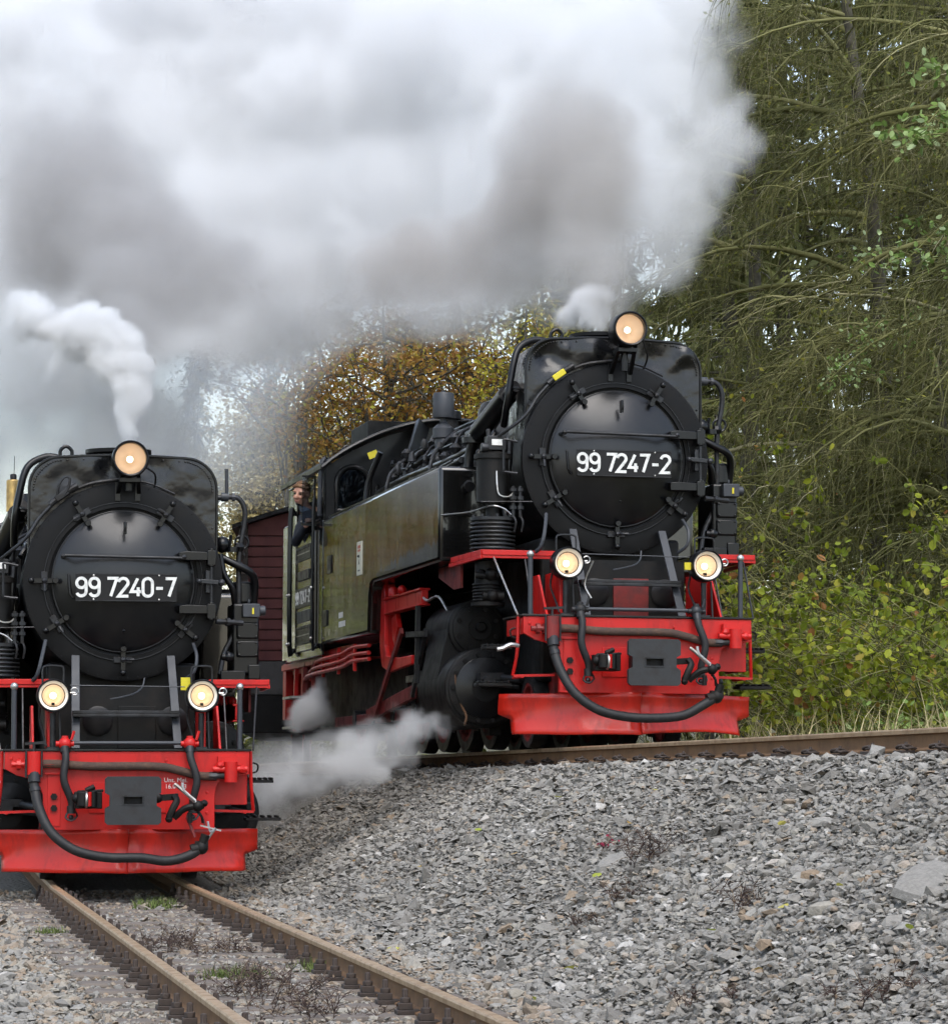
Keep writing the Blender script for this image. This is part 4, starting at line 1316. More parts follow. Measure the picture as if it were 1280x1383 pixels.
            MB().prism([(5.37, 1.80), (5.40, 1.86), (5.43, 1.80), (5.41, 1.80), (5.40, 1.82), (5.39, 1.80)], 'yz', -1.3095, -1.3085).sphere((-1.309, 5.40, 1.88), .016, 6).box(-1.3095, -1.3085, 5.35, 5.45, 1.735, 1.75).build('notice_figure', 'plate_black', sg)
            m = MB()      # two worn lines of stencilled marks, too small to read
            for z, ys in ((1.34, (6.52, 6.46, 6.40, 6.34)), (1.25, (6.52, 6.47, 6.42, 6.37, 6.31, 6.26, 6.20))):
                for y in ys:
                    m.box(-1.3022, -1.3009, y - .036, y, z, z + .055)
            tag(m.build('stencilled_marks', 'white_paint', tk), kind='stuff')
    # pipes lying along the tank top
    for k, (x, z, r) in enumerate(((-.98, 2.50, .035), (-1.06, 2.46, .028), (-.90, 2.60, .032), (-1.14, 2.45, .012))):
        MB().tube([(x, 1.9, z + .02), (x, 3.2, z), (x - .02, 5.0, z + .01), (x, 6.6, z)], r, 10, 3).build('tank_top_pipe', 'black_paint', E)
    MB().tube([(-1.02, 6.6, 2.46), (-1.0, 6.62, 2.70), (-.9, 6.5, 3.0)], .03, 8, 3).build('tank_top_pipe', 'black_paint', E)
    # ---- boiler top fittings
    for k, (x, z, r, y0, y1) in enumerate(((-.72, 2.78, .022, 2.0, 6.9), (-.66, 2.90, .030, 2.6, 7.2), (-.80, 2.66, .018, 2.2, 7.3), (-.52, 3.02, .020, 3.2, 7.4), (-.84, 2.74, .014, 1.9, 5.8))):
        MB().tube([(x - .06, y0, z - .12), (x, y0 + .3, z), (x - .01, (y0 + y1) / 2, z + .02), (x, y1 - .3, z), (x + .03, y1, z + .08)], r, 8, 4).build('boiler_pipe', 'black_paint', E)
    for y in (3.5, 5.6):
        MB().tube([(-1.02, y, 2.46), (-.98, y + .03, 2.66), (-.84, y + .36, 2.80), (-.62, y + .6, 2.98)], .018, 8, 3).build('boiler_pipe', 'dark_steel', E)
    MB().lathe([(.30, -.3), (.30, .18), (.27, .26), (.15, .31), (.001, .32)], (0, 3.2, 3.10), 'z', 32, caps=False).build('steam_dome', 'black_paint', E)
    MB().lathe([(.32, -.3), (.32, .14), (.28, .22), (.12, .27), (.001, .28)], (0, 4.6, 3.08), 'z', 32, caps=False).build('sand_dome', 'black_paint', E)
    d = MB().cyl((-.42, 2.35, 3.02), (-.42, 3.0, 3.02), .14, n=24).cyl((-.42, 2.33, 3.02), (-.42, 2.36, 3.02), .155, n=24).cyl((-.42, 2.28, 3.02), (-.42, 2.33, 3.02), .03, n=8).bar((-.50, 2.30, 3.02), (-.34, 2.30, 3.02), .03, .02).build('preheater_drum', 'black_paint', E)
    MB().cyl((-.58, 2.6, 2.86), (-.58, 3.5, 2.86), .11, n=20).cyl((-.56, 1.6, 3.05), (-.60, 2.3, 2.95), .09, n=18).torus((-.57, 1.75, 3.03), .10, .02, 'y', 18, 6).torus((-.585, 2.0, 2.99), .10, .02, 'y', 18, 6).build('preheater_pipe', 'black_paint', E)
    MB().lathe([(.055, 0), (.055, .03)], (-.60, 1.62, 3.12), 'y', 12).build('yellow_cap', 'yellow_plastic', E)
    sv = MB().lathe([(.08, -.35), (.08, -.1), (.10, -.09), (.10, .0), (.07, .03), (.035, .06), (.035, .10), (.095, .10), (.10, .12), (.10, .32), (.09, .335), (.02, .34), (.02, .36)], (-.70, 4.4, 3.02), 'z', 20, caps=False).build('safety_valve' if not low else 'whistle', 'grey_paint' if not low else 'black_paint', E, smooth=35)
    if low:
        MB().lathe([(.058, .0), (.058, .26), (.05, .27)], (-.84, 2.2, 3.05), 'z', 18).build('warning_light', 'brass', E)
        MB().lathe([(.028, .271), (.028, .31), (.02, .32)], (-.84, 2.2, 3.05), 'z', 12).cyl((-.835, 2.2, 3.36), (-.83, 2.2, 3.52), .003, n=5).cyl((-.84, 2.2, 2.40), (-.84, 2.2, 3.049), .025, n=8).build('aerial', 'plate_black', E)
    m = MB()
    rr = random.Random(17)
    for k in range(26):
        y0 = 2.4 + k * .16
        x0 = -.62 - rr.uniform(0, .3)
        m.lathe([(rr.uniform(.02, .045), 0), (rr.uniform(.03, .06), .05), (.02, .09)], (x0, y0, 2.62 + rr.uniform(0, .22)), 'z', 8)
        m.cyl((x0, y0, 2.45), (x0, y0, 2.68), rr.uniform(.012, .025), n=6)
        if k % 3 == 0:
            m.tube([(x0, y0, 2.7), (x0 + .1, y0 + .2, 2.85), (-.45, y0 + .3, 3.05)], .014, 6, 2)
    m.build('boiler_fittings', 'dark_steel', E)
    MB().lathe([(.07, -.3), (.07, .12), (.10, .13), (.10, .2), (.03, .22)], (-.5, 5.0, 3.05), 'z', 14).cyl((-.6, 5.0, 3.1), (-.75, 4.7, 2.9), .035, n=10).cyl((-.5, 5.2, 3.0), (-.5, 5.6, 3.1), .05, n=10).build('turbo_generator', 'dark_steel', E)
    # ---- cab
    for s in (-1, 1):
        X0, X1 = (s * 1.29, s * 1.26)
        cs = MB().box(min(X0, X1), max(X0, X1), 7.56, 9.75, 1.02, 2.40).box(min(X0, X1), max(X0, X1), 7.56, 7.72, 2.4001, 2.95).box(min(X0, X1), max(X0, X1), 9.2, 9.75, 2.4001, 2.90).build('cab_side', 'tank_black', E, bevel=.006)
        if s < 0:
            dr = MB().box(-1.318, -1.2925, 7.90, 9.10, 1.10, 2.32).build('cab_door', 'tank_black', cs, bevel=.006)
            for z0, z1 in ((2.05, 2.20), (1.17, 1.36)):
                fr = MB().box(-1.330, -1.3185, 8.08, 9.0, z0, z0 + .025).box(-1.330, -1.3185, 8.08, 9.0, z1 - .025, z1).box(-1.330, -1.3185, 8.08, 8.13, z0 + .0251, z1 - .0251).box(-1.330, -1.3185, 8.95, 9.0, z0 + .0251, z1 - .0251).build('vent_frame', 'dark_steel', dr)
                MB().box(-1.323, -1.3187, 8.14, 8.94, z0 + .03, z1 - .03).build('vent_shade', 'plate_black', fr)  # black sheet inside the frame, its colour standing in for unlit depth
                MB().box(-1.326, -1.3232, 8.14, 8.94, (z0 + z1) / 2 - .006, (z0 + z1) / 2 + .006).build('vent_bar', 'bright_steel', fr)
            MB().box(-1.335, -1.3185, 8.15, 8.85, 1.84, 1.94).build('builder_plate', 'dark_steel', dr, bevel=.004)
            npl = MB().box(-1.332, -1.3185, 8.02, 9.0, 1.56, 1.76).build('side_number_plate', 'plate_black', dr)
            for ch, y0 in zip(number.replace(' ', ''), (8.95, 8.84, 8.68, 8.57, 8.46, 8.35, 8.24, 8.14)):
                stroke_glyph(ch, lambda a, b, w, y0=y0: (-1.3325 - w, y0 - a, 1.60 + b), .12, .02, .006, 'digit', 'digit_white', npl)
            MB().box(-1.327, -1.3185, 8.10, 8.92, 1.40, 1.52).build('depot_plate', 'grey_paint', dr, bevel=.003)
            for y in (7.82, 9.22, 9.34):
                hr_ = MB().tube([(-1.30, y, 1.15), (-1.345, y, 1.18), (-1.345, y, 2.55), (-1.30, y, 2.58)], .017, 8, 3).build('grab_rail', 'black_paint', cs)
                for z in (1.2, 1.72):
                    MB().sphere((-1.36, y, z), .02, 8).build('rail_knob', 'bright_steel', hr_)
            # window frame and wind deflector panes
            MB().box(-1.30, -1.255, 7.73, 9.19, 2.401, 2.43).build('window_sill', 'black_paint', cs, bevel=.006)
            wd = MB().box(-1.46, -1.31, 7.86, 7.88, 2.36, 2.385).box(-1.335, -1.315, 7.86, 7.88, 2.386, 2.86).box(-1.46, -1.31, 7.86, 7.88, 2.8601, 2.88).build('deflector_frame', 'black_paint', cs)
            MB().box(-1.458, -1.336, 7.866, 7.874, 2.386, 2.859).build('pane', 'grey_glass', wd)
            MB().tube([(-1.31, 7.60, 2.44), (-1.33, 7.55, 2.50), (-1.32, 7.52, 2.95), (-1.28, 7.55, 3.02)], .024, 8, 3).build('grab_rail', 'grey_paint', cs)
    # front wall of the cab, arched, with a window
    def roof_z(x, crown=3.42, eave=2.90, hw=1.33):
        return eave + (crown - eave) * math.cos(min(1, abs(x) / hw) * math.pi / 2) ** .8
    xs_ = np.linspace(-1.26, 1.26, 25)
    MB().prism([(x, roof_z(x) - .03) for x in xs_] + [(1.26, 1.1), (-1.26, 1.1)], 'xz', 7.58, 7.60).build('cab_front', 'black_paint', E)
    for s in (-1, 1):
        cxw, czw = s * .98, 2.72
        wpts = [(cxw - .17, czw - .22), (cxw + .17, czw - .22), (cxw + .17, czw + .06)] + [(cxw + .17 * math.cos(rad(t)), czw + .06 + .17 * math.sin(rad(t))) for t in range(15, 180, 15)] + [(cxw - .17, czw + .06)]
        fr = MB().tube([(p[0], 7.56, p[1]) for p in wpts], .028, 8, closed=True).build('front_window_frame', 'black_gloss', E)
        MB().prism(wpts, 'xz', 7.565, 7.578).build('pane', 'grey_glass', fr)
    vs, fs = [], []
    xs_ = np.linspace(-1.34, 1.34, 29)
    for y, dz in ((7.35, .0), (7.352, .03), (9.95, .03), (9.952, .0)):
        vs += [(x, y, roof_z(x) + dz) for x in xs_]
    for j in range(3):
        for i in range(28):
            a = j * 29 + i
            fs.append((a, a + 1, a + 30, a + 29))
    for i in range(28):
        fs.append((87 + i, 88 + i, 1 + i, i))
    rf = MB().add(vs, fs).build('cab_roof', 'roof_black', E, smooth=30)
    MB().tube([(x, 7.35, roof_z(x) + .015) for x in xs_], .026, 8).build('roof_edge', 'black_gloss', rf)
    for s in (-1, 1):
        MB().bar((s * 1.335, 7.35, 2.93), (s * 1.335, 9.95, 2.93), .03, .05).build('rain_gutter', 'black_paint', rf)
    MB().box(-.62, .62, 8.7, 9.7, 3.30, 3.56).build('roof_ventilator', 'roof_black', rf, bevel=.01)
    for y in (8.0, 9.3):
        MB().tube([(-1.0, y, 3.05), (-1.02, y, 3.16), (-.97, y, 3.21), (-.92, y, 3.16), (-.92, y, 3.10)], .014, 6, 3).build('lifting_eye', 'black_paint', rf)
    # slanting shield between boiler and cab roof
    MB().bar((-.75, 6.1, 2.55), (-.30, 7.35, 3.38), .05, .16, up=(-.6, 0, .7)).build('roof_strut', 'black_gloss', E, bevel=.006)
    MB().box(-.05, .05, -.006, .006, -.035, .035, Matrix.Translation((-.82, 7.335, 3.06)) @ Matrix.Rotation(rad(-22), 4, 'Y')).build('yellow_label', 'yellow_plastic', E)
    # ---- bunker and rear end
    MB().box(-1.22, 1.22, 9.78, 10.55, 1.05, 2.55).build('coal_bunker', 'tank_black', E, bevel=.02)
    for z in (2.1, 1.75, 1.35):
        MB().box(-1.232, -1.2205, 9.95, 10.05, z, z + .14).build('bunker_hinge', 'black_paint', E)
    MB().box(-1.20, 1.20, 10.40, 10.60, .42, 1.04).build('rear_beam', 'red_paint', E, bevel=.01)
    MB().box(-1.25, 1.25, 7.6, 10.4, .95, 1.015).build('cab_floor', 'red_paint', E, bevel=.006)
    for s in (-1, 1):
        for y in (9.55, 9.05):
            MB().bar((s * 1.22, y, .98), (s * 1.24, y, .28), .05, .04).build('step_hanger', 'red_paint', E)
        for z in (.62, .30):
            MB().box(min(s * 1.15, s * 1.36), max(s * 1.15, s * 1.36), 9.02, 9.62, z, z + .025).build('cab_step', 'bright_steel', E)
        MB().box(min(s * 1.18, s * 1.20), max(s * 1.18, s * 1.20), 6.2, 9.9, .90, 1.08).build('valance', 'red_paint', E)
        for k, z in enumerate((.86, .92, .99)):
            MB().tube([(s * 1.24, 5.2, z + .03), (s * 1.25, 6.0, z + .04), (s * 1.26, 6.6, z), (s * 1.26, 8.6 - k * .3, z - .02), (s * 1.22, 8.9 - k * .3, z - .12)], .020, 8, 3).build('injector_pipe', 'red_paint', E)
        for y in (5.9, 6.8, 7.7):
            MB().bar((s * 1.25, y, 1.06), (s * 1.25, y, .80), .03, .04).build('pipe_hanger', 'red_paint', E)
        for y in (8.3, 8.85):
            MB().tube([(s * 1.2, y, 1.0), (s * 1.22, y, .85), (s * 1.22, y, .3)], .05, 10, 3).build('injector_body', 'dirty_shaded_red', E)
    # ---- cylinders and motion
    for s in (-1, 1):
        x = s * .87
        Y1, Y2 = 1.80, 2.12
        cy = MB().lathe([(.33, 0), (.345, .01), (.345, 1.15), (.33, 1.17)], (x, Y1, .52), 'y', 40)
        cy.lathe([(.235, 0), (.25, .01), (.25, 1.05), (.235, 1.06)], (x, Y2, 1.04), 'y', 36)
        cy.prism([(x - .335, .60), (x + .335, .60), (x + .245, 1.06), (x - .245, 1.06)], 'xz', Y2 + .04, Y1 + 1.12)
        cy.box(min(s * .45, x), max(s * .45, x), Y2 + .04, Y1 + 1.1, .75, 1.12)
        CY = cy.build('cylinder', 'grimy_black', E, smooth=35, bevel=.008)
        m = MB().lathe([(.30, -.030), (.315, -.024), (.315, -.0005)], (x, Y1, .52), 'y', 40).lathe([(.12, -.055), (.12, -.031)], (x, Y1, .52), 'y', 24)
        cv = m.build('cylinder_cover', 'grimy_black', CY, smooth=35)
        for k in range(14):
            a = 2 * math.pi * k / 14
            MB().lathe([(.020, -.030), (.020, -.001)], (x + .285 * math.cos(a), Y1 - .024, .52 + .285 * math.sin(a)), 'y', 6).build('cover_bolt', 'grimy_black', cv)
        MB().lathe([(.255, -.052), (.262, -.048)], (x, Y1, .52), 'y', 40).torus((x, Y1 - .035, .52), .255, .008, 'y', 40, 6).build('cover_ring', 'black_paint', cv)
        m = MB().cyl((x - .02, Y1 - .06, .56), (x - .02, Y1 - .31, .57), .05, n=12).box(x - .09, x + .11, Y1 - .26, Y1 - .10, .58, .64).cyl((x + .10, Y1 - .24, .60), (x + .22, Y1 - .41, .58), .03, n=10).cyl((x - .10, Y1 - .21, .55), (x + .24, Y1 - .26, .52), .018, n=8).sphere((x + .24, Y1 - .36, .58), .035, 8)
        m.build('snifting_valve', 'dark_steel', cv, smooth=40)
        m = MB().lathe([(.20, -.03), (.215, -.022), (.215, -.0005)], (x, Y2, 1.04), 'y', 36).lathe([(.10, -.05), (.10, -.031)], (x + .02, Y2, 1.04), 'y', 20).lathe([(.035, -.12), (.045, -.11), (.045, -.051)], (x + .02, Y2, 1.05), 'y', 14)
        vc = m.build('valve_cover', 'grimy_black', CY, smooth=35)
        for k in range(8):
            a = 2 * math.pi * (k + .5) / 8
            MB().lathe([(.020, -.028), (.020, -.001)], (x + .175 * math.cos(a), Y2 - .024, 1.04 + .175 * math.sin(a)), 'y', 6).build('cover_bolt', 'grimy_black', vc)
        MB().tube([(x - .2, Y1 + .04, .78), (x - .26, Y1 - .03, .62), (x - .22, Y1 - .04, .40), (x - .17, Y1 - .06, .28), (x - .20, Y1 - .14, .20)], .010, 6, 4).build('drain_cock_pipe', 'copper', CY)
        MB().tube([(x + s * .22, 2.3, 1.20), (x + s * .24, 2.6, 1.34), (x + s * .28, 2.9, 1.32), (x + s * .3, 3.1, 1.40)], .012, 6, 4).build('oil_line', 'bright_steel', CY)
        xo = s * 1.18
        # motion bracket, slide bars, rods
        mb = [(4.98, 1.60), (4.80, 1.60), (4.74, 1.45), (4.74, 1.0), (4.66, .90), (4.10, .86), (3.45, .86), (3.45, .78), (4.5, .74), (4.86, .80), (4.98, 1.0)]
        MB().prism(mb, 'yz', min(xo, xo - s * .05), max(xo, xo - s * .05)).box(min(xo - s * .04, xo - s * .10), max(xo - s * .04, xo - s * .10), 4.75, 4.95, .9, 1.58).build('motion_bracket', 'red_paint', E, bevel=.008)
        MB().box(min(xo, xo - s * .22), max(xo, xo - s * .22), 5.0, 5.7, 1.14, 1.585).build('tank_support', 'red_paint', E, bevel=.01)
        MB().box(xo + s * .006 - .004, xo + s * .006 + .004, 5.25, 5.42, 1.36, 1.52).build('yellow_label', 'yellow_plastic', E)
        gd = MB().box(min(xo, xo - s * .06), max(xo, xo - s * .06), 3.0, 4.72, 1.30, 1.42).box(min(xo + s * .02, xo - s * .08), max(xo + s * .02, xo - s * .08), 3.0, 4.72, 1.4201, 1.44).box(min(xo + s * .02, xo - s * .08), max(xo + s * .02, xo - s * .08), 3.0, 4.72, 1.285, 1.2999).build('reversing_girder', 'red_paint', E, bevel=.004)
        MB().sphere((xo, 3.9, 1.47), .055, 10, (.8, 1, .9)).build('oil_pot', 'red_paint', gd)
        MB().lathe([(.05, 0), (.05, .05), (.03, .08)], (xo, 4.3, 1.44), 'z', 12).build('oil_pot', 'red_paint', gd)
        MB().prism([(4.5, 1.24), (4.3, 1.28), (4.2, 1.15), (4.35, .98), (4.45, 1.05)], 'yz', xo - s * .06 if s > 0 else xo + .02, xo - s * .02 if s > 0 else xo + .06).build('link', 'red_paint', E)
        MB().box(min(xo - s * .12, xo - s * .20), max(xo - s * .12, xo - s * .20), 2.98, 4.3, .64, .70).box(min(xo - s * .12, xo - s * .20), max(xo - s * .12, xo - s * .20), 2.98, 4.3, .36, .42).build('slide_bar', 'bright_steel', E)
        MB().box(min(xo - s * .08, xo - s * .24), max(xo - s * .08, xo - s * .24), 3.3, 3.65, .34, .72).build('crosshead', 'dark_steel', E, bevel=.01)
        MB().bar((xo - s * .04, 3.5, .53), (xo - s * .04, 5.75, .36), .05, .12).build('connecting_rod', 'dirty_shaded_red', E, bevel=.006)
        MB().bar((xo - s * .10, 3.68, .34), (xo - s * .10, 7.8, .34), .05, .10).build('coupling_rod', 'dirty_shaded_red', E, bevel=.006)
        MB().bar((xo, 3.9, 1.1), (xo, 5.2, .35), .03, .06).build('eccentric_rod', 'dirty_shaded_red', E)
        MB().bar((xo - s * .02, 2.9, 1.05), (xo - s * .02, 3.5, .5), .03, .06).bar((xo, 3.15, 1.3), (xo, 3.2, .6), .04, .05).bar((xo + s * .01, 2.75, 1.02), (xo + s * .01, 3.6, 1.05), .03, .05).build('combination_lever', 'dark_steel', E)
        for y in (2.66, 3.67, 4.66, 5.65, 6.64):
            w = wheel(E, s * .57, y, .5, 12)
            MB().lathe([(.08, -.06), (.08, .08)], (xo - s * .12, y, .36), 'x', 14).build('crank_pin', 'dark_steel', w)
        wheel(E, s * .57, 1.20, .30, 9, 'leading_wheel')
        wheel(E, s * .57, 8.9, .42, 10, 'trailing_wheel')
        MB().box(min(s * .46, s * .50), max(s * .46, s * .50), .8, 1.65, .25, .62).build('truck_frame', 'dirty_shaded_red', E)
        MB().box(min(s * .68, s * .78), max(s * .68, s * .78), 2.0, 2.2, .12, .35).build('sand_pipe_block', 'grimy_black', E)
        for y in (3.17, 4.16, 5.15):
            MB().bar((s * .60, y, .70), (s * .60, y + .02, .18), .07, .16, up=(0, 1, 0)).build('brake_block', 'grimy_black', E)
    MB().box(-.9, .9, 5.0, 9.9, .30, .95).build('ash_pan', 'grimy_black', E)
    return E


low_engine = locomotive(LOC_L, (0, 0, YAW_L), 'black steam locomotive numbered 99 7240-7 standing on the lower track', '99 7240-7', 'low')
high_engine = locomotive(LOC_R, (PITCH_R, ROLL_R, YAW_R), 'black steam locomotive numbered 99 7247-2 climbing the upper track with the driver leaning out', '99 7247-2', 'high')
# ---------------------------------------------------------------- goods van behind the upper engine
def goods_van():
    p = right_world(0, 12.9, 0)
    E = empty('goods_van', (p.x - .10, p.y, p.z), (PITCH_R, 0, rad(1.5)))
    tag(E, 'dark red planked goods van with black roof coupled behind the upper locomotive', 'goods van')
    hw, z0, z1, ln = 1.22, .78, 2.78, 6.5
    MB().box(-hw + .04, hw - .04, .04, ln - .04, z0, z1 - .02).build('body_core', 'wagon_grey', E)
    n = 13
    h = (z1 - z0 - .40) / n
    plank = MB().box(-hw + .03, hw - .03, 0, .035, 0, h - .012).build('plank', 'wagon_red', None, bevel=.005, seg=1)
    side = MB().box(0, .035, .03, ln - .03, 0, h - .012).build('plank', 'wagon_red', None, bevel=.005, seg=1)
    for k in range(n):
        copy_of(plank, E, (0, rs.normal(0, .002), z0 + .40 + k * h))
        copy_of(side, E, (-hw - .001, 0, z0 + .40 + k * h))
        copy_of(side, E, (hw - .034, 0, z0 + .40 + k * h))
    bpy.data.objects.remove(plank)
    bpy.data.objects.remove(side)
    MB().box(-hw + .01, hw - .01, -.01, .03, z0, z0 + .39).build('end_sill', 'wagon_grey', E, bevel=.01)
    for x in (-hw + .03, hw - .03):
        c = MB().box(x - .055, x + .055, -.045, .0, z0 - .1, z1).build('corner_post', 'rusty_iron', E, bevel=.006)
        for k in range(9):
            MB().sphere((x, -.05, z0 + .1 + k * .22), .018, 6).build('rivet', 'rusty_iron', c)
    zs = lambda x: z1 + .30 * math.cos(min(1, abs(x) / (hw + .1)) * math.pi / 2)
    xs = np.linspace(-hw - .1, hw + .1, 21)
    MB().prism([(x, zs(x)) for x in xs] + [(x, zs(x) - .05) for x in xs[::-1]], 'xz', -.12, ln + .12).build('roof', 'roof_black', E, smooth=30)
    MB().prism([(x, zs(x) - .06) for x in np.linspace(-hw, hw, 21)] + [(hw, z1 - .03), (-hw, z1 - .03)], 'xz', .0, .02).build('end_gable', 'wagon_red', E)
    MB().box(-hw, hw, .0, ln, z0 - .45, z0 - .001).build('underframe', 'grimy_black', E, bevel=.01)  # box made deeper to fill in the dark shade under the van
    for y in (1.2, ln - 1.2):
        for s in (-1, 1):
            wheel(E, s * .57, y, .37, 8)
    MB().cyl((0, -.5, .66), (0, .1, .66), .08, n=12).box(-.18, .18, -.52, -.48, .52, .80).build('coupler', 'grimy_black', E)


goods_van()


# ---------------------------------------------------------------- the driver
def driver():
    base = Matrix.Translation(LOC_R) @ Matrix.Rotation(YAW_R, 4, 'Z') @ Matrix.Rotation(ROLL_R, 4, 'Y') @ Matrix.Rotation(PITCH_R, 4, 'X')
    hc = Vector((-1.385, 8.36, 2.725))
    turn = Matrix.Translation(hc) @ Matrix.Rotation(rad(-38), 4, 'Z') @ Matrix.Rotation(rad(12), 4, 'X') @ Matrix.Rotation(rad(8), 4, 'Y')

    def hd(m, fn):
        k = MB()
        fn(k)
        m.add([turn @ Vector(v) for v in k.v], k.f)
    m = MB()      # the head faces -y in its own frame
    hd(m, lambda k: k.sphere((0, .01, .03), .088, 20, (.90, 1.08, 1.12)))
    hd(m, lambda k: k.sphere((0, -.022, -.050), .064, 16, (.90, 1.0, 1.05)))
    hd(m, lambda k: k.sphere((0, -.052, -.092), .030, 12, (1.1, .9, .8)))
    hd(m, lambda k: k.tube([(0, -.088, .030), (0, -.100, .004), (0, -.112, -.018), (0, -.096, -.030)], [.010, .012, .017, .012], 8))
    hd(m, lambda k: k.sphere((-.036, -.072, .040), .020, 10, (1.5, .8, .55)))
    hd(m, lambda k: k.sphere((.036, -.072, .040), .020, 10, (1.5, .8, .55)))
    hd(m, lambda k: k.sphere((-.034, -.072, -.020), .024, 10))
    hd(m, lambda k: k.sphere((.034, -.072, -.020), .024, 10))
    hd(m, lambda k: k.sphere((0, -.084, -.058), .018, 10, (1.6, .8, .7)))
    for s in (-1, 1):
        hd(m, lambda k: k.sphere((s * .084, .018, .0), .030, 10, (.35, .8, 1.1)))
    neck = Vector((-1.335, 8.42, 2.60))
    m.tube([hc + Vector((.02, .02, -.05)), neck, neck + Vector((.06, .03, -.10))], [.056, .062, .085], 12)
    ch = Vector((-1.20, 8.50, 2.40))
    m.tube([neck + Vector((.03, .02, -.05)), ch, Vector((-1.06, 8.55, 2.15)), Vector((-1.0, 8.58, 1.85))], [.11, .19, .185, .17], 16)
    sh1, sh2 = Vector((-1.33, 8.28, 2.47)), Vector((-1.18, 8.70, 2.47))
    m.tube([sh2, ch + Vector((0, 0, .05)), sh1], [.085, .11, .090], 12)
    el = Vector((-1.445, 8.32, 2.22))
    wr = Vector((-1.37, 8.10, 2.40))
    m.tube([sh1, sh1 + (el - sh1) * .5, el, el + (wr - el) * .5, wr], [.085, .068, .056, .050, .036], 12)
    m.tube([sh2, Vector((-1.33, 8.86, 2.36)), Vector((-1.30, 8.98, 2.44))], [.080, .060, .045], 12)
    m.sphere(wr + Vector((.01, -.03, .03)), .040, 12, (.9, 1.0, .6))
    m.sphere(Vector((-1.29, 9.0, 2.45)), .042, 10, (1, .9, .6))
    for k, (dx, l) in enumerate(((-.030, .055), (-.010, .066), (.012, .062), (.032, .048))):
        a = wr + Vector((dx + .01, -.055, .035))
        m.tube([a, a + Vector((0, -l * .5, .008)), a + Vector((.004, -l * .85, -.010)), a + Vector((.006, -l * .9, -.030))], [.0105, .010, .009, .008], 8)
    a = wr + Vector((.045, -.02, .03))
    m.tube([a, a + Vector((.022, -.03, .0)), a + Vector((.020, -.060, -.012))], [.012, .011, .009], 8)
    o = m.build('person', 'skin', None, smooth=0)
    md = o.modifiers.new('join', 'REMESH')
    md.mode = 'VOXEL'
    md.voxel_size = .010
    sm = o.modifiers.new('smooth', 'SMOOTH')
    sm.iterations = 3
    sm.factor = .5
    dg = bpy.context.evaluated_depsgraph_get()
    me = bpy.data.meshes.new_from_object(o.evaluated_get(dg))
    o.modifiers.clear()
    o.data = me
    me.materials.clear()
    for nm in ('skin', 'jacket', 'shirt'):
        me.materials.append(MATS[nm])
    nk = neck + Vector((0, 0, -.005))
    for p in me.polygons:
        c = p.center
        jacket = c.z < nk.z + (c.x - nk.x) * -.35 and not ((c - (wr + Vector((.01, -.05, .02)))).length < .105 and c.y < wr.y - .004) and not (c.y > 8.97)
        p.material_index = 1 if jacket else 0
        if jacket and c.z > nk.z - .045 and (c - nk).length < .085:
            p.material_index = 2
    me.shade_smooth()
    o.matrix_world = base
    tag(o, 'person in a dark jacket leaning out of the cab window and looking down', 'person')
    # hair, eyes, mouth
    k = MB()
    for i in range(46):
        th, ph = rs.uniform(0, 1.25), rs.uniform(0, 2 * math.pi)
        d = Vector((math.sin(th) * math.cos(ph) * .90, math.sin(th) * math.sin(ph) * 1.08, math.cos(th) * 1.12))
        if d.y < -.5 and d.z < .75:
            continue
        q = Vector((0, .01, .034)) + d * .090
        k.sphere(q, .020, 8, (1, 1, .7))
    for x in np.linspace(-.065, .065, 7):
        k.sphere((x, -.066 + abs(x) * .3, .098 - abs(x) * .2), .019, 8)
    k.sphere((0, .03, .04), .092, 14, (.92, 1.0, 1.08))
    hair = k.build('hair', 'hair', o, smooth=70)
    md = hair.modifiers.new('join', 'REMESH')
    md.mode = 'VOXEL'
    md.voxel_size = .007
    md.use_smooth_shade = True
    hair.matrix_local = turn
    for s in (-1, 1):
        MB().sphere((s * .033, -.082, .018), .011, 10, (1.4, .6, .8)).build('eye', 'eye_dark', o).matrix_local = turn
        MB().sphere((s * .034, -.086, .040), .008, 8, (2.4, .7, .55)).build('eyebrow', 'hair', o).matrix_local = turn
    MB().sphere((0, -.099, -.058), .009, 10, (2.6, .6, .55)).build('mouth', 'lip', o).matrix_local = turn
    MB().sphere((-1.40, 8.22, 2.43), .010, 8).build('button', 'bright_steel', o)


driver()
# ---------------------------------------------------------------- vegetation
rv = np.random.default_rng(29)


def tubes(P, r0, r1, sides, tint):
    """P (n,k,3) paths, r0/r1 (n,) end radii -> verts, faces, tint."""
    n, k, _ = P.shape
    T = np.gradient(P, axis=1)
    T /= np.linalg.norm(T, axis=2, keepdims=True) + 1e-9
    ref = np.tile(np.array([0.31, 0.52, 0.79]), (n, k, 1))
    U = np.cross(T, ref)
    U /= np.linalg.norm(U, axis=2, keepdims=True) + 1e-9
    Wv = np.cross(T, U)
    R = r0[:, None] + (r1 - r0)[:, None] * np.linspace(0, 1, k)[None]
    a = np.arange(sides) * 2 * np.pi / sides
    V = P[:, :, None] + R[:, :, None, None] * (U[:, :, None] * np.cos(a)[None, None, :, None] + Wv[:, :, None] * np.sin(a)[None, None, :, None])
    base = (np.arange(n) * k * sides)[:, None, None]
    i = np.arange(k - 1)[None, :, None] * sides
    j = np.arange(sides)[None, None]
    j2 = (j + 1) % sides
    f = np.stack([base + i + j, base + i + j2, base + i + sides + j2, base + i + sides + j], -1).reshape(-1, 4)
    return V.reshape(-1, 3), f, np.repeat(tint, k * sides)


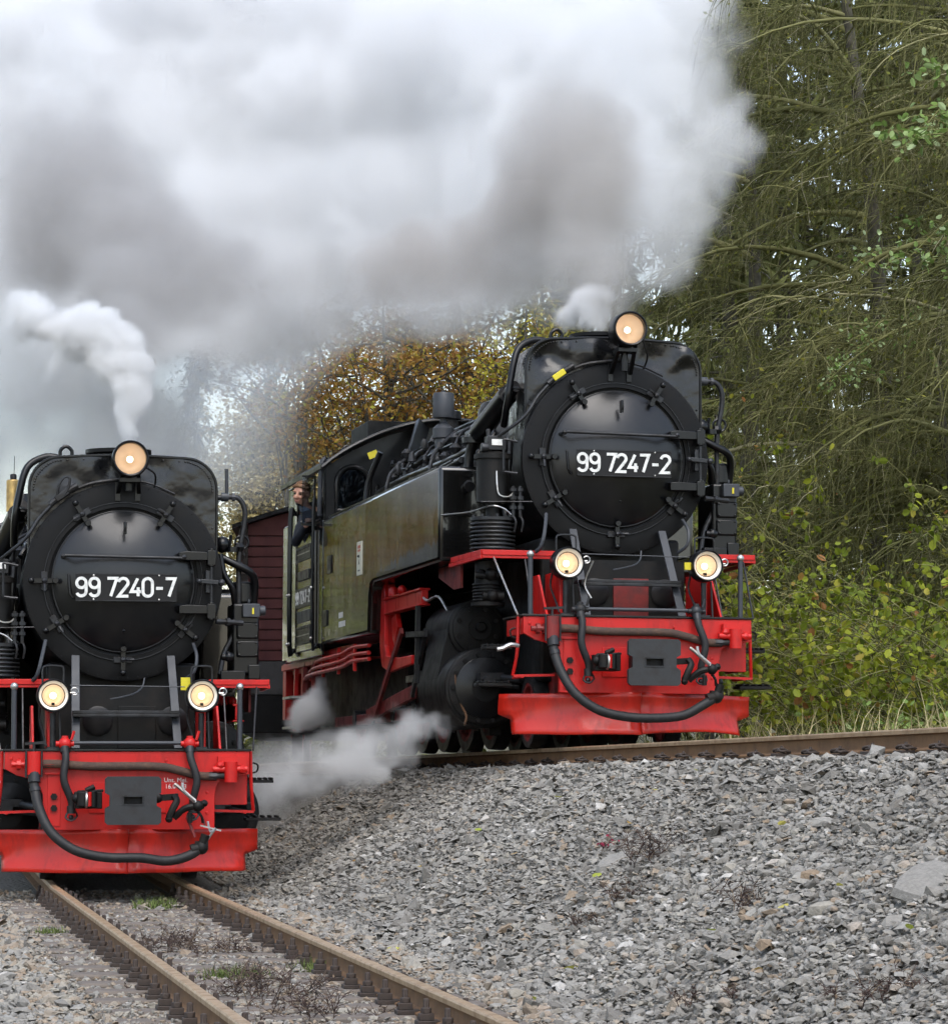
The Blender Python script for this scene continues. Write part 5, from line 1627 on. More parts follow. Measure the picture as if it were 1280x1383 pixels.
def droop_paths(start, az, elev, length, k, sag, jitter):
    """Branches leaving `start` at azimuth az and elevation elev, bending down by sag (radians) along their length."""
    n = len(start)
    P = np.zeros((n, k, 3))
    P[:, 0] = start
    for i in range(1, k):
        e = elev - sag * (i - 1) / (k - 2)
        az = az + rv.normal(0, jitter, n)
        st = length / (k - 1)
        d = np.stack([np.cos(e) * np.sin(az), np.cos(e) * np.cos(az), np.sin(e)], 1)
        P[:, i] = P[:, i - 1] + d * st[:, None]
    return P


def along(P, idx, t):
    k = P.shape[1]
    x = t * (k - 1)
    i = np.minimum(x.astype(int), k - 2)
    f = (x - i)[:, None]
    return P[idx, i] * (1 - f) + P[idx, i + 1] * f


def join(parts):
    vs, fs, ts, o = [], [], [], 0
    for v, f, t in parts:
        vs.append(v)
        fs.append(f + o)
        ts.append(t)
        o += len(v)
    return np.concatenate(vs), np.concatenate(fs), np.concatenate(ts)


def leaves(C, size, tint, droop=0.3, ratio=0.62, simple=False):
    """Diamond leaves folded a little along the rib; two triangles each."""
    n = len(C)
    a = rv.uniform(0, 2 * np.pi, n)
    e = rv.normal(-droop, 0.55, n)
    d = np.stack([np.cos(e) * np.sin(a), np.cos(e) * np.cos(a), np.sin(e)], 1)
    r = rv.normal(size=(n, 3))
    s = np.cross(d, r)
    s /= np.linalg.norm(s, axis=1, keepdims=True) + 1e-9
    nn = np.cross(d, s)
    L_ = size[:, None]
    A = C
    if simple:
        V = np.stack([C, C + d * L_ * .5 + s * L_ * ratio * .42, C + d * L_, C + d * L_ * .5 - s * L_ * ratio * .42], 1).reshape(-1, 3)
        return V, (np.arange(n) * 4)[:, None] + np.arange(4)[None], np.repeat(tint, 4)
    M1 = C + d * L_ * 0.28 + s * L_ * ratio * 0.36 + nn * L_ * 0.07
    M2 = C + d * L_ * 0.70 + s * L_ * ratio * 0.38 + nn * L_ * 0.07
    B = C + d * L_
    M3 = C + d * L_ * 0.70 - s * L_ * ratio * 0.38 + nn * L_ * 0.07
    M4 = C + d * L_ * 0.28 - s * L_ * ratio * 0.36 + nn * L_ * 0.07
    V = np.stack([A, M1, M2, B, M3, M4], 1).reshape(-1, 3)
    b = (np.arange(n) * 6)[:, None]
    f = np.concatenate([b + np.array([[0, 1, 2, 3]]), b + np.array([[0, 3, 4, 5]])], 0)
    return V, f, np.repeat(tint, 6)


def ground_z(x, y):
    return float(height(x, y)) - .06


def tree_root(name, x, y, label, category, group):
    E = empty(name, (0, 0, 0))
    tag(E, label, category, group)
    return E, np.array([x, y, ground_z(x, y)])


def drooping_tree(x, y, h, lean, n_limb, n_twig, label, azb, lim_len=(2.2, 4.2), leafy=0, low=0.10):
    E, b = tree_root('drooping_tree', x, y, label, 'tree', 'bare drooping trees beside the upper track')
    k = 12
    t = np.linspace(0, 1, k)
    trunk = b + np.stack([lean[0] * t ** 1.5 + 0.12 * np.sin(t * 7 + x), lean[1] * t ** 1.5 + 0.1 * np.cos(t * 5 + y), h * t], 1)
    np_mesh('trunk', *tubes(trunk[None], np.array([0.15]), np.array([0.03]), 10, np.array([0.5]))[:2], 'bark', E, np.full(k * 10, .5), smooth=True)
    f = rv.uniform(low, 0.98, n_limb)
    st = along(trunk[None], np.zeros(n_limb, int), f)
    az = azb + rv.normal(0, 1.15, n_limb)
    L1 = droop_paths(st, az, rv.uniform(0.1, 0.75, n_limb), rv.uniform(*lim_len, n_limb) * (1.08 - 0.5 * f), 9, rv.uniform(0.7, 1.35, n_limb), 0.14)
    n2 = n_limb * 9
    i2 = rv.integers(0, n_limb, n2)
    t2 = rv.uniform(0.2, 1.0, n2)
    s2 = along(L1, i2, t2)
    L2 = droop_paths(s2, az[i2] + rv.normal(0, 0.9, n2), rv.uniform(-0.9, 0.35, n2), rv.uniform(0.5, 1.4, n2), 7, rv.uniform(0.4, 1.0, n2), 0.26)
    limbs = join([tubes(L1, rv.uniform(.022, .055, n_limb), np.full(n_limb, .006), 6, rv.uniform(.35, .95, n_limb)),
                  tubes(L2, rv.uniform(.008, .014, n2), np.full(n2, .003), 3, rv.uniform(.2, .9, n2))])
    tag(np_mesh('branches', limbs[0], limbs[1], 'twig', E, limbs[2], smooth=True), kind='stuff')
    src = rv.random(n_twig) < 0.65
    na = int(src.sum())
    ia = rv.integers(0, n2, na)
    ib = rv.integers(0, n_limb, n_twig - na)
    s3 = np.concatenate([along(L2, ia, rv.uniform(0.05, 1, na)), along(L1, ib, rv.uniform(0.15, 1, n_twig - na))])
    a3 = np.concatenate([az[i2][ia], az[ib]]) + rv.normal(0, 0.9, n_twig)
    tw = droop_paths(s3, a3, rv.uniform(-1.35, 0.1, n_twig), rv.uniform(0.15, 0.75, n_twig), 4, rv.uniform(0.1, 0.7, n_twig), 0.45)
    v, ff, tt = tubes(tw, rv.uniform(.0035, .0060, n_twig), np.full(n_twig, .0018), 3, np.clip(rv.normal(.5, .24, n_twig), 0, 1))
    tag(np_mesh('crown', v, ff, 'twig', E, tt, smooth=True), kind='stuff')
    if leafy:
        il = rv.integers(0, n_twig, leafy)
        C = tw[il, rv.integers(1, 4, leafy)]
        v, ff, tt = leaves(C, rv.uniform(.035, .07, leafy), np.clip(rv.normal(.6, .25, leafy), 0, 1), simple=True)
        tag(np_mesh('leaves', v, ff, 'leaf_olive', E, tt), kind='stuff')
    return E


W_ = -math.pi / 2
drooping_tree(6.0, 36.0, 10.5, (-1.0, -.5), 46, 6500, 'tall bare drooping tree nearest the upper engine, its limbs reaching over the smoke', W_, (2.6, 4.6), 4500, .25)
drooping_tree(4.7, 39.0, 11.5, (-.5, -.4), 44, 6000, 'slender bare tree rising straight behind the upper engine chimney', W_, (2.2, 4.0), 5000)
drooping_tree(7.4, 33.0, 9.5, (-1.0, -.4), 46, 6500, 'bare tree with long arching limbs at the edge of the picture', W_ - .2, (2.6, 4.4), 3500, .38)
drooping_tree(6.8, 39.5, 12.5, (-.6, 0), 44, 6000, 'tall bare tree standing farthest back among the drooping trees', W_ + .2, (2.2, 4.2), 4500)
drooping_tree(3.5, 42.5, 10.5, (-.2, -.2), 40, 5200, 'small bare tree between the chimney smoke and the drooping trees', W_, (1.6, 3.0), 4500)
drooping_tree(5.4, 36.0, 4.6, (-.5, -.3), 30, 3200, 'low bare thicket tree just behind the hazel bush', W_, (1.6, 3.0), 3000, .05)


def spruce(x, y, h, r, n, label, group, material='needle', name='spruce_tree'):
    E, b = tree_root(name, x, y, label, 'tree', group)
    k = 6
    t = np.linspace(0, 1, k)
    trunk = b + np.stack([0 * t, 0 * t, h * t], 1)
    np_mesh('trunk', *tubes(trunk[None], np.array([0.20]), np.array([0.03]), 8, np.array([0.4]))[:2], 'bark', E, np.full(k * 8, .4), smooth=True)
    nb = n // 26
    f = rv.uniform(0.06, 0.99, nb)
    az = rv.uniform(0, 2 * np.pi, nb)
    ln = r * (1.02 - f) ** 0.8 * rv.uniform(.7, 1.15, nb) + .15
    B = droop_paths(along(trunk[None], np.zeros(nb, int), f), az, rv.uniform(-.1, .25, nb), ln, 6, rv.uniform(.3, .8, nb), .06)
    br = tubes(B, np.full(nb, .022), np.full(nb, .006), 4, np.full(nb, .3))
    tag(np_mesh('branches', br[0], br[1], 'bark', E, br[2], smooth=True), kind='stuff')
    ib = rv.integers(0, nb, n)
    C = along(B, ib, rv.uniform(.12, 1, n)) + rv.normal(0, .05, (n, 3))
    v, ff, tt = leaves(C, rv.uniform(.18, .48, n), rv.random(n), droop=.75, ratio=.34, simple=True)
    tag(np_mesh('crown', v, ff, material, E, tt), kind='stuff')


gs = 'dark spruces behind the drooping trees'
spruce(9.4, 46, 17, 2.6, 9000, 'dark spruce at the right edge behind the drooping trees', gs)
spruce(6.6, 50, 18, 2.8, 9000, 'dark spruce directly behind the tallest drooping tree', gs)
spruce(4.0, 53, 16, 2.6, 8500, 'dark spruce just right of the smoke plume', gs)
spruce(11.0, 53, 18, 2.8, 7000, 'dark spruce farthest to the side among the spruces', gs)
spruce(8.0, 58, 20, 3.2, 8000, 'tallest dark spruce at the back of the wood', gs)
spruce(1.9, 60, 13, 2.4, 7000, 'dark spruce veiled by smoke behind the upper chimney', gs)
spruce(5.3, 58, 19, 3.0, 9000, 'dark spruce in the second row behind the slender bare tree', gs)
spruce(7.6, 64, 20, 3.4, 9000, 'dark spruce in the last row, between two others', gs)
spruce(10.2, 62, 20, 3.4, 9000, 'dark spruce in the last row near the picture edge', gs)
spruce(4.6, 68, 20, 3.4, 9000, 'dark spruce in the last row nearest the smoke', gs)


def broadleaf(name, x, y, h, crown, r3, n, size, material, label, category, group, clumps=26, twigs=500, tint=None):
    """crown: centre height; r3: half sizes; leaves gathered in uneven clumps with gaps between."""
    E, b = tree_root(name, x, y, label, category, group)
    k = 8
    t = np.linspace(0, 1, k)
    trunk = b + np.stack([.25 * np.sin(t * 4 + x), .2 * np.sin(t * 3 + y), h * t], 1)
    np_mesh('trunk', *tubes(trunk[None], np.array([0.03 * h ** .7]), np.array([0.02]), 8, np.array([0.4]))[:2], 'bark', E, np.full(k * 8, .4), smooth=True)
    cc = b + np.array([0, 0, crown])
    d = rv.normal(size=(clumps, 3))
    d /= np.linalg.norm(d, axis=1, keepdims=True)
    K = cc + d * rv.uniform(.25, 1.0, (clumps, 1)) ** .6 * np.array(r3)
    st = along(trunk[None], np.zeros(clumps, int), rv.uniform(.3, .95, clumps))
    s = np.linspace(0, 1, 7)[None, :, None]
    P = st[:, None] * (1 - s) + K[:, None] * s + np.sin(s * np.pi) * rv.normal(0, .12, (clumps, 1, 3)) * np.mean(r3)
    ti = rv.integers(0, clumps, twigs)
    T = droop_paths(along(P, ti, rv.uniform(.4, 1, twigs)), rv.uniform(0, 6.28, twigs), rv.uniform(-.5, .8, twigs), rv.uniform(.3, .9, twigs) * np.mean(r3) * .4, 5, rv.uniform(.1, .6, twigs), .2)
    br = join([tubes(P, np.full(clumps, .007 * h ** .7), np.full(clumps, .006), 5, rv.uniform(.1, .6, clumps)), tubes(T, np.full(twigs, .007), np.full(twigs, .003), 3, rv.uniform(.1, .6, twigs))])
    tag(np_mesh('branches', br[0], br[1], 'bark', E, br[2], smooth=True), kind='stuff')
    ci = rv.integers(0, clumps, n)
    half = n // 2
    C = K[ci] + rv.normal(size=(n, 3)) * np.array(r3) * .17 * rv.uniform(.5, 1.3, (clumps, 1))[ci]
    C[:half] = along(T, rv.integers(0, twigs, half), rv.uniform(.2, 1, half)) + rv.normal(0, size[1] * .7, (half, 3))
    tv = np.clip(rv.beta(2, 2, clumps)[ci] * .7 + rv.uniform(0, .3, n), 0, 1) if tint is None else np.clip(rv.normal(tint, .2, n), 0, 1)
    v, ff, tt = leaves(C, rv.uniform(*size, n), tv, simple=True)
    tag(np_mesh('crown', v, ff, material, E, tt), kind='stuff')
    return E


ga = 'autumn trees behind the upper engine'
broadleaf('beech_tree', -1.75, 58, 8.2, 6.8, (2.2, 1.6, 1.6), 8000, (.07, .13), 'leaf_autumn', 'copper-brown autumn tree above the cab of the upper engine', 'tree', ga, 60, 900, .55)
broadleaf('beech_tree', -.2, 62, 9.5, 8.0, (2.6, 1.8, 1.9), 9500, (.07, .14), 'leaf_autumn', 'tall autumn tree with brown and olive leaves behind the boiler', 'tree', ga, 50, 900, .55)
broadleaf('beech_tree', 1.1, 56, 7.8, 6.4, (1.4, 1.3, 1.9), 6500, (.06, .12), 'leaf_autumn', 'yellow-green autumn tree beside the upper chimney smoke', 'tree', ga, 36, 600, .9)
broadleaf('beech_tree', -3.2, 66, 10, 8.6, (2.6, 1.8, 1.6), 4500, (.07, .13), 'leaf_autumn', 'thin-leaved autumn tree fading into the smoke', 'tree', ga, 50, 900, .5)
gg = 'pale yellow trees in the distance'
broadleaf('birch_tree', -4.2, 74, 8.8, 6.6, (1.9, 1.5, 2.3), 15000, (.08, .15), 'leaf_gold', 'pale golden tree behind the goods van roof', 'tree', gg, 50, 900)
broadleaf('birch_tree', -3.0, 82, 9.0, 6.8, (2.2, 1.5, 2.5), 12000, (.08, .15), 'leaf_gold', 'pale golden tree behind the driver', 'tree', gg, 46, 800)
broadleaf('birch_tree', -7.8, 92, 11.5, 8.0, (1.7, 1.4, 3.2), 3000, (.08, .16), 'leaf_gold', 'thin tall tree dissolving in blue smoke beside the lower engine', 'tree', gg, 40, 900)
spruce(-6.3, 104, 15, 1.7, 2600, 'narrow spruce dissolving in blue smoke between the engines', 'hazy spruces in the distance')
spruce(-9.0, 110, 14, 1.9, 2600, 'narrow spruce dissolving in blue smoke above the lower engine', 'hazy spruces in the distance')
go = 'yellowing trees along the line beside the lower track'
ORD = ('first', 'second', 'third', 'fourth', 'fifth', 'sixth', 'seventh', 'eighth', 'ninth')
for i, (x, y, h, mt, tn, what) in enumerate(((-10.4, 46, 8, 'leaf_hazel', .75, 'yellow-green'), (-11.6, 53, 9, 'leaf_autumn', .45, 'copper'), (-12.6, 60, 10, 'leaf_hazel', .6, 'green'), (-14.8, 62, 10, 'leaf_gold', .4, 'golden'),
                                             (-15.6, 68, 11, 'leaf_hazel', .85, 'lime yellow'), (-18.0, 69, 11, 'leaf_autumn', .7, 'amber'), (-19.6, 74, 12, 'leaf_hazel', .7, 'olive'), (-22.5, 76, 12, 'leaf_gold', .5, 'straw yellow'), (-25.5, 80, 12, 'leaf_hazel', .6, 'dull green'))):
    broadleaf('roadside_tree', x, y, h, h * .56, (2.1, 1.8, h * .44), 7500, (.14, .28), mt, 'narrow %s tree beside the line, %s of the row past the lower engine' % (what, ORD[i]), 'tree', go, 60, 300, tn)


# ---- hazel bushes at the foot of the trees
def bush(x, y, h, r, n_stem, n_leaf, size, material, label, tint, group='bushes beside the upper track', name='hazel_bush'):
    E, b = tree_root(name, x, y, label, 'bush', group)
    az = rv.uniform(0, 6.28, n_stem)
    S = droop_paths(b + np.stack([rv.normal(0, r * .2, n_stem), rv.normal(0, r * .2, n_stem), np.zeros(n_stem)], 1), az, rv.uniform(.75, 1.5, n_stem), rv.uniform(.5, 1.1, n_stem) * h * 1.15, 8, rv.uniform(.3, 1.2, n_stem), .15)
    nt = n_stem * 16
    it = rv.integers(0, n_stem, nt)
    T = droop_paths(along(S, it, rv.uniform(.2, 1, nt)), az[it] + rv.normal(0, 1.2, nt), rv.uniform(-.4, .8, nt), rv.uniform(.2, .7, nt), 5, rv.uniform(.2, .9, nt), .25)
    br = join([tubes(S, rv.uniform(.008, .016, n_stem), np.full(n_stem, .003), 5, rv.uniform(.2, .8, n_stem)), tubes(T, np.full(nt, .005), np.full(nt, .002), 3, rv.uniform(.1, .9, nt))])
    tag(np_mesh('stems', br[0], br[1], 'twig', E, br[2], smooth=True), kind='stuff')
    C = along(T, rv.integers(0, nt, n_leaf), rv.uniform(.3, 1, n_leaf)) + rv.normal(0, .03, (n_leaf, 3))
    v, ff, tt = leaves(C, rv.uniform(*size, n_leaf), np.clip(rv.normal(tint, .22, n_leaf), 0, 1), .5, .85)
    tag(np_mesh('foliage', v, ff, material, E, tt), kind='stuff')


bush(3.75, 31.6, 2.5, .9, 22, 1300, (.05, .105), 'leaf_hazel', 'hazel bush with yellow-green leaves right behind the buffer beam', .62)
bush(4.55, 32.6, 3.4, 1.0, 26, 1900, (.05, .10), 'leaf_hazel', 'tallest hazel bush with yellow-green leaves reaching up to the leafy branch', .5)
bush(3.75, 34.0, 3.6, .9, 24, 1700, (.05, .10), 'leaf_hazel', 'tall hazel bush beside the right lamp of the upper engine', .55)
bush(4.4, 30.6, 2.3, .9, 22, 1200, (.05, .105), 'leaf_hazel', 'hazel bush with yellow-green leaves in the middle of the thicket', .58)
bush(4.95, 29.4, 1.9, .9, 20, 700, (.05, .105), 'leaf_hazel', 'sparse hazel bush near the picture edge above the rail', .45)
bush(4.4, 35.5, 3.9, 1.0, 30, 2600, (.03, .065), 'leaf_olive', 'tall dull olive bush behind the hazel leaves', .75)
bush(5.6, 34.5, 4.3, 1.2, 32, 2600, (.03, .065), 'leaf_olive', 'tall dull olive bush at the edge of the wood', .7)
bush(3.4, 36.5, 4.6, .9, 24, 1800, (.035, .07), 'leaf_hazel', 'upright yellowing bush behind the smokebox', .7)
bush(3.3, 33.0, 2.4, .7, 18, 1000, (.05, .10), 'leaf_hazel', 'small hazel bush hidden partly by the upper engine', .55)
bush(4.35, 29.0, .8, .6, 14, 700, (.04, .08), 'leaf_green', 'low green bramble on the bank beside the rail', .4)
bush(3.55, 30.0, .7, .6, 14, 700, (.04, .08), 'leaf_green', 'low green bramble behind the plough', .4)


bush(-3.1, 47.0, 1.5, .9, 16, 1500, (.05, .10), 'leaf_olive', 'low olive bush added to darken the shaded gap between the two trains', .5)  # these three bushes are added to stand in for shadow between the trains
bush(-4.3, 49.0, 1.6, .9, 16, 1500, (.05, .10), 'leaf_olive', 'low olive bush added to darken the shade behind the lower locomotive', .5)
bush(-2.0, 50.0, 1.6, .9, 16, 1500, (.05, .10), 'leaf_olive', 'low olive bush added to darken the shade behind the goods van', .5)


def spray(px, py, d, r, n, size, label, stem_to):
    c = at(px, py, d)
    E = empty('leafy_branch', (0, 0, 0))
    tag(E, label, 'branch', 'leafy branches hanging from the wood')
    nt = 26
    a = at(*stem_to)
    s = np.linspace(0, 1, 8)[None, :, None]
    main = a[None, None] * (1 - s) + c[None, None] * s + np.array([0, 0, .25]) * np.sin(s * np.pi)
    T = droop_paths(along(np.repeat(main, nt, 0), np.arange(nt), rv.uniform(.45, 1, nt)), rv.uniform(0, 6.28, nt), rv.uniform(-.8, .6, nt), rv.uniform(.3, 1.0, nt) * r, 5, rv.uniform(.2, .8, nt), .2)
    br = join([tubes(main, np.array([.02]), np.array([.005]), 6, np.array([.6])), tubes(T, np.full(nt, .006), np.full(nt, .002), 3, rv.uniform(.2, .8, nt))])
    np_mesh('stem', br[0], br[1], 'twig', E, br[2], smooth=True)
    C = along(T, rv.integers(0, nt, n), rv.uniform(.2, 1, n)) + rv.normal(0, .04, (n, 3))
    v, ff, tt = leaves(C, rv.uniform(*size, n), np.clip(rv.beta(1.2, 1, n), 0, 1), .3, .7)
    tag(np_mesh('foliage', v, ff, 'leaf_green', E, tt), kind='stuff')


spray(1230, 195, 31.5, .8, 520, (.06, .11), 'bright green leafy branch high at the picture edge', (1420, 60, 32.5))
spray(1225, 350, 31.8, 1.0, 420, (.045, .085), 'pale green leafy branch below the bright green one', (1420, 260, 32.5))
spray(1110, 520, 33.0, .8, 260, (.035, .07), 'silvery green leafy branch beside the smokebox rail', (1330, 430, 34))


# ---- grass along the upper track
def blades(name, pts, h, label, material, w=.006, lean=.5, parent=None):
    n = len(pts)
    a = rv.uniform(0, 6.28, n)
    ln = rv.uniform(.5, 1.1, n) * h
    P = droop_paths(pts, a, rv.uniform(1.0, 1.5, n), ln, 4, rv.uniform(.1, lean * 2, n), .1)
    side = np.stack([np.cos(a), -np.sin(a), np.zeros(n)], 1)[:, None] * (w * np.array([1, .9, .6, .1]))[None, :, None]
    V = np.stack([P - side, P + side], 2).reshape(-1, 3)
    b = (np.arange(n) * 8)[:, None]
    f = np.concatenate([b + np.array([[i * 2, i * 2 + 1, i * 2 + 3, i * 2 + 2]]) for i in range(3)], 0)
    o = np_mesh(name, V, f, material, parent, np.repeat(np.clip(rv.beta(1.6, 1.2, n), 0, 1), 8))
    if label:
        tag(o, label, 'grass', kind='stuff')
    return o


n = 14000
uu, vv = rv.uniform(1.1, 3.6, n), rv.uniform(-12, 4, n)
pts = np.array([right_world(a, b) for a, b in zip(uu, vv)])
pts[:, 2] = height(pts[:, 0], pts[:, 1]) - .05
blades('grass', pts, np.where(rv.random(n) < .15, .70, .34), 'dry tan and green grass strip along the upper track', 'grass')


def weed(px, py, h, n, label, category='weed', group='dry weeds on the ballast', material='dry_weed', name='dry_weed', leaf=0, spread=.10, leafmat='dry_weed', leafsize=(.01, .022)):
    p = on_ground(px, py)
    E = empty(name, tuple(p))
    tag(E, label, category, group)
    st = np.stack([rv.normal(0, spread, n), rv.normal(0, spread * 1.3, n), np.full(n, -.03)], 1)
    S = droop_paths(st, rv.uniform(0, 6.28, n), rv.uniform(.7, 1.5, n), rv.uniform(.5, 1.1, n) * h, 6, rv.uniform(.1, .8, n), .25)
    nt = n * 12
    it = rv.integers(0, n, nt)
    T = droop_paths(along(S, it, rv.uniform(.25, 1, nt)), rv.uniform(0, 6.28, nt), rv.uniform(-.2, 1.2, nt), rv.uniform(.15, .5, nt) * h, 4, rv.uniform(0, .5, nt), .3)
    br = join([tubes(S, np.full(n, .0032), np.full(n, .0014), 3, rv.random(n)), tubes(T, np.full(nt, .0022), np.full(nt, .0010), 3, rv.random(nt))])
    tag(np_mesh('stalks', br[0], br[1], material, E, br[2], smooth=True), kind='stuff')
    if leaf:
        C = along(T, rv.integers(0, nt, leaf), rv.uniform(.2, 1, leaf))
        v, ff, tt = leaves(C, rv.uniform(*leafsize, leaf), rv.random(leaf))
        tag(np_mesh('leaves', v, ff, leafmat, E, tt), kind='stuff')


weed(880, 1165, .26, 16, 'tall reddish-brown dry weed in the middle of the slope', leaf=120, spread=.06)
weed(848, 1215, .18, 12, 'brown dry weed just below the tall reddish one', leaf=80, spread=.07)
weed(1015, 1225, .22, 10, 'thin dry weed with pale stalks left of the tan rock', leaf=40, spread=.06)
weed(800, 1250, .14, 12, 'low brown weed below the leaning slab', leaf=80)
weed(975, 1350, .14, 14, 'low brown weed near the bottom of the slope', leaf=120)
weed(1190, 1350, .16, 18, 'spreading brown weed in the bottom corner of the slope', leaf=160, spread=.12)
weed(245, 1285, .22, 24, 'dark dead weed between the rails nearest the plough', leaf=160, spread=.13)
weed(355, 1350, .26, 28, 'dark dead weed between the rails at the bottom', leaf=220, spread=.15)
weed(310, 1290, .17, 16, 'small dark weed in the middle between the rails', leaf=80)
weed(420, 1375, .20, 20, 'dark dead weed beside the inner side of the second rail', leaf=140, spread=.12)
weed(178, 1340, .08, 10, 'little brown weed outside the first rail', leaf=60)
weed(838, 1143, .10, 10, 'small weed with crimson leaves on the slope', leaf=150, leafsize=(.015, .03), leafmat='crimson_leaf') if 'crimson_leaf' in MATS else None


def tuft(px, py, r, n, h, label):
    p = on_ground(px, py)
    pts = np.stack([rv.normal(0, r, n), rv.normal(0, r * 1.6, n), np.zeros(n) - .01], 1)
    o = blades('grass_tuft', pts, h, None, 'moss_green', .004, .6)
    o.location = tuple(p)
    tag(o, label, 'grass tuft', 'green tufts between the rails', kind='stuff')


tuft(208, 1229, .08, 300, .12, 'green grass tuft between the rails close to the plough')
tuft(315, 1322, .085, 420, .09, 'bright green moss tuft in the middle between the rails')
tuft(425, 1312, .06, 180, .09, 'small green tuft beside the second rail')
tuft(70, 1262, .05, 120, .07, 'tiny green tuft outside the first rail')


# ---- fallen leaves
lf = [(620, 1270), (965, 1270), (720, 1362), (1025, 1320), (760, 1085), (850, 1120), (560, 1180), (1060, 1120), (690, 1250), (800, 1195), (1130, 1210), (940, 1050), (880, 1075), (1230, 1270), (540, 1290), (650, 1130), (700, 1160), (480, 1170), (1050, 1240), (760, 1320)]
for i, (px, py) in enumerate(lf):
    p = on_ground(px, py)
    v, ff, tt = leaves(np.zeros((1, 3)), np.array([rv.uniform(.06, .09)]), np.array([rv.random()]), 0, .8)
    v[:, 2] *= .4
    o = np_mesh('fallen_leaf', v, ff, 'fallen_leaf', None, tt)
    o.location = (p[0], p[1], p[2] + .045)
    tag(o, 'small yellow-green fallen leaf lying on the grey stones', 'leaf', 'fallen leaves scattered on the ballast')
# ---------------------------------------------------------------- smoke and steam
def vnoise(shape, cell, rng):
    out = rng.random([max(2, int(math.ceil(s / cell)) + 3) for s in shape]).astype(np.float32)
    for ax in range(3):
        x = np.arange(shape[ax]) / cell + .5
        i = np.floor(x).astype(int)
        f = (x - i).astype(np.float32)
        f = f * f * (3 - 2 * f)
        sh = [1, 1, 1]
        sh[ax] = -1
        a, b = np.take(out, i, axis=ax), np.take(out, i + 1, axis=ax)
        out = a + (b - a) * f.reshape(sh)
    return out


def fbm(shape, cell, rng, octs=4, gain=.55):
    o, amp, t = 0, 1, 0
    for k in range(octs):
        if cell < 1.3:
            break
        o = o + amp * vnoise(shape, cell, rng)
        t += amp
        amp *= gain
        cell /= 2.03
    return o / t


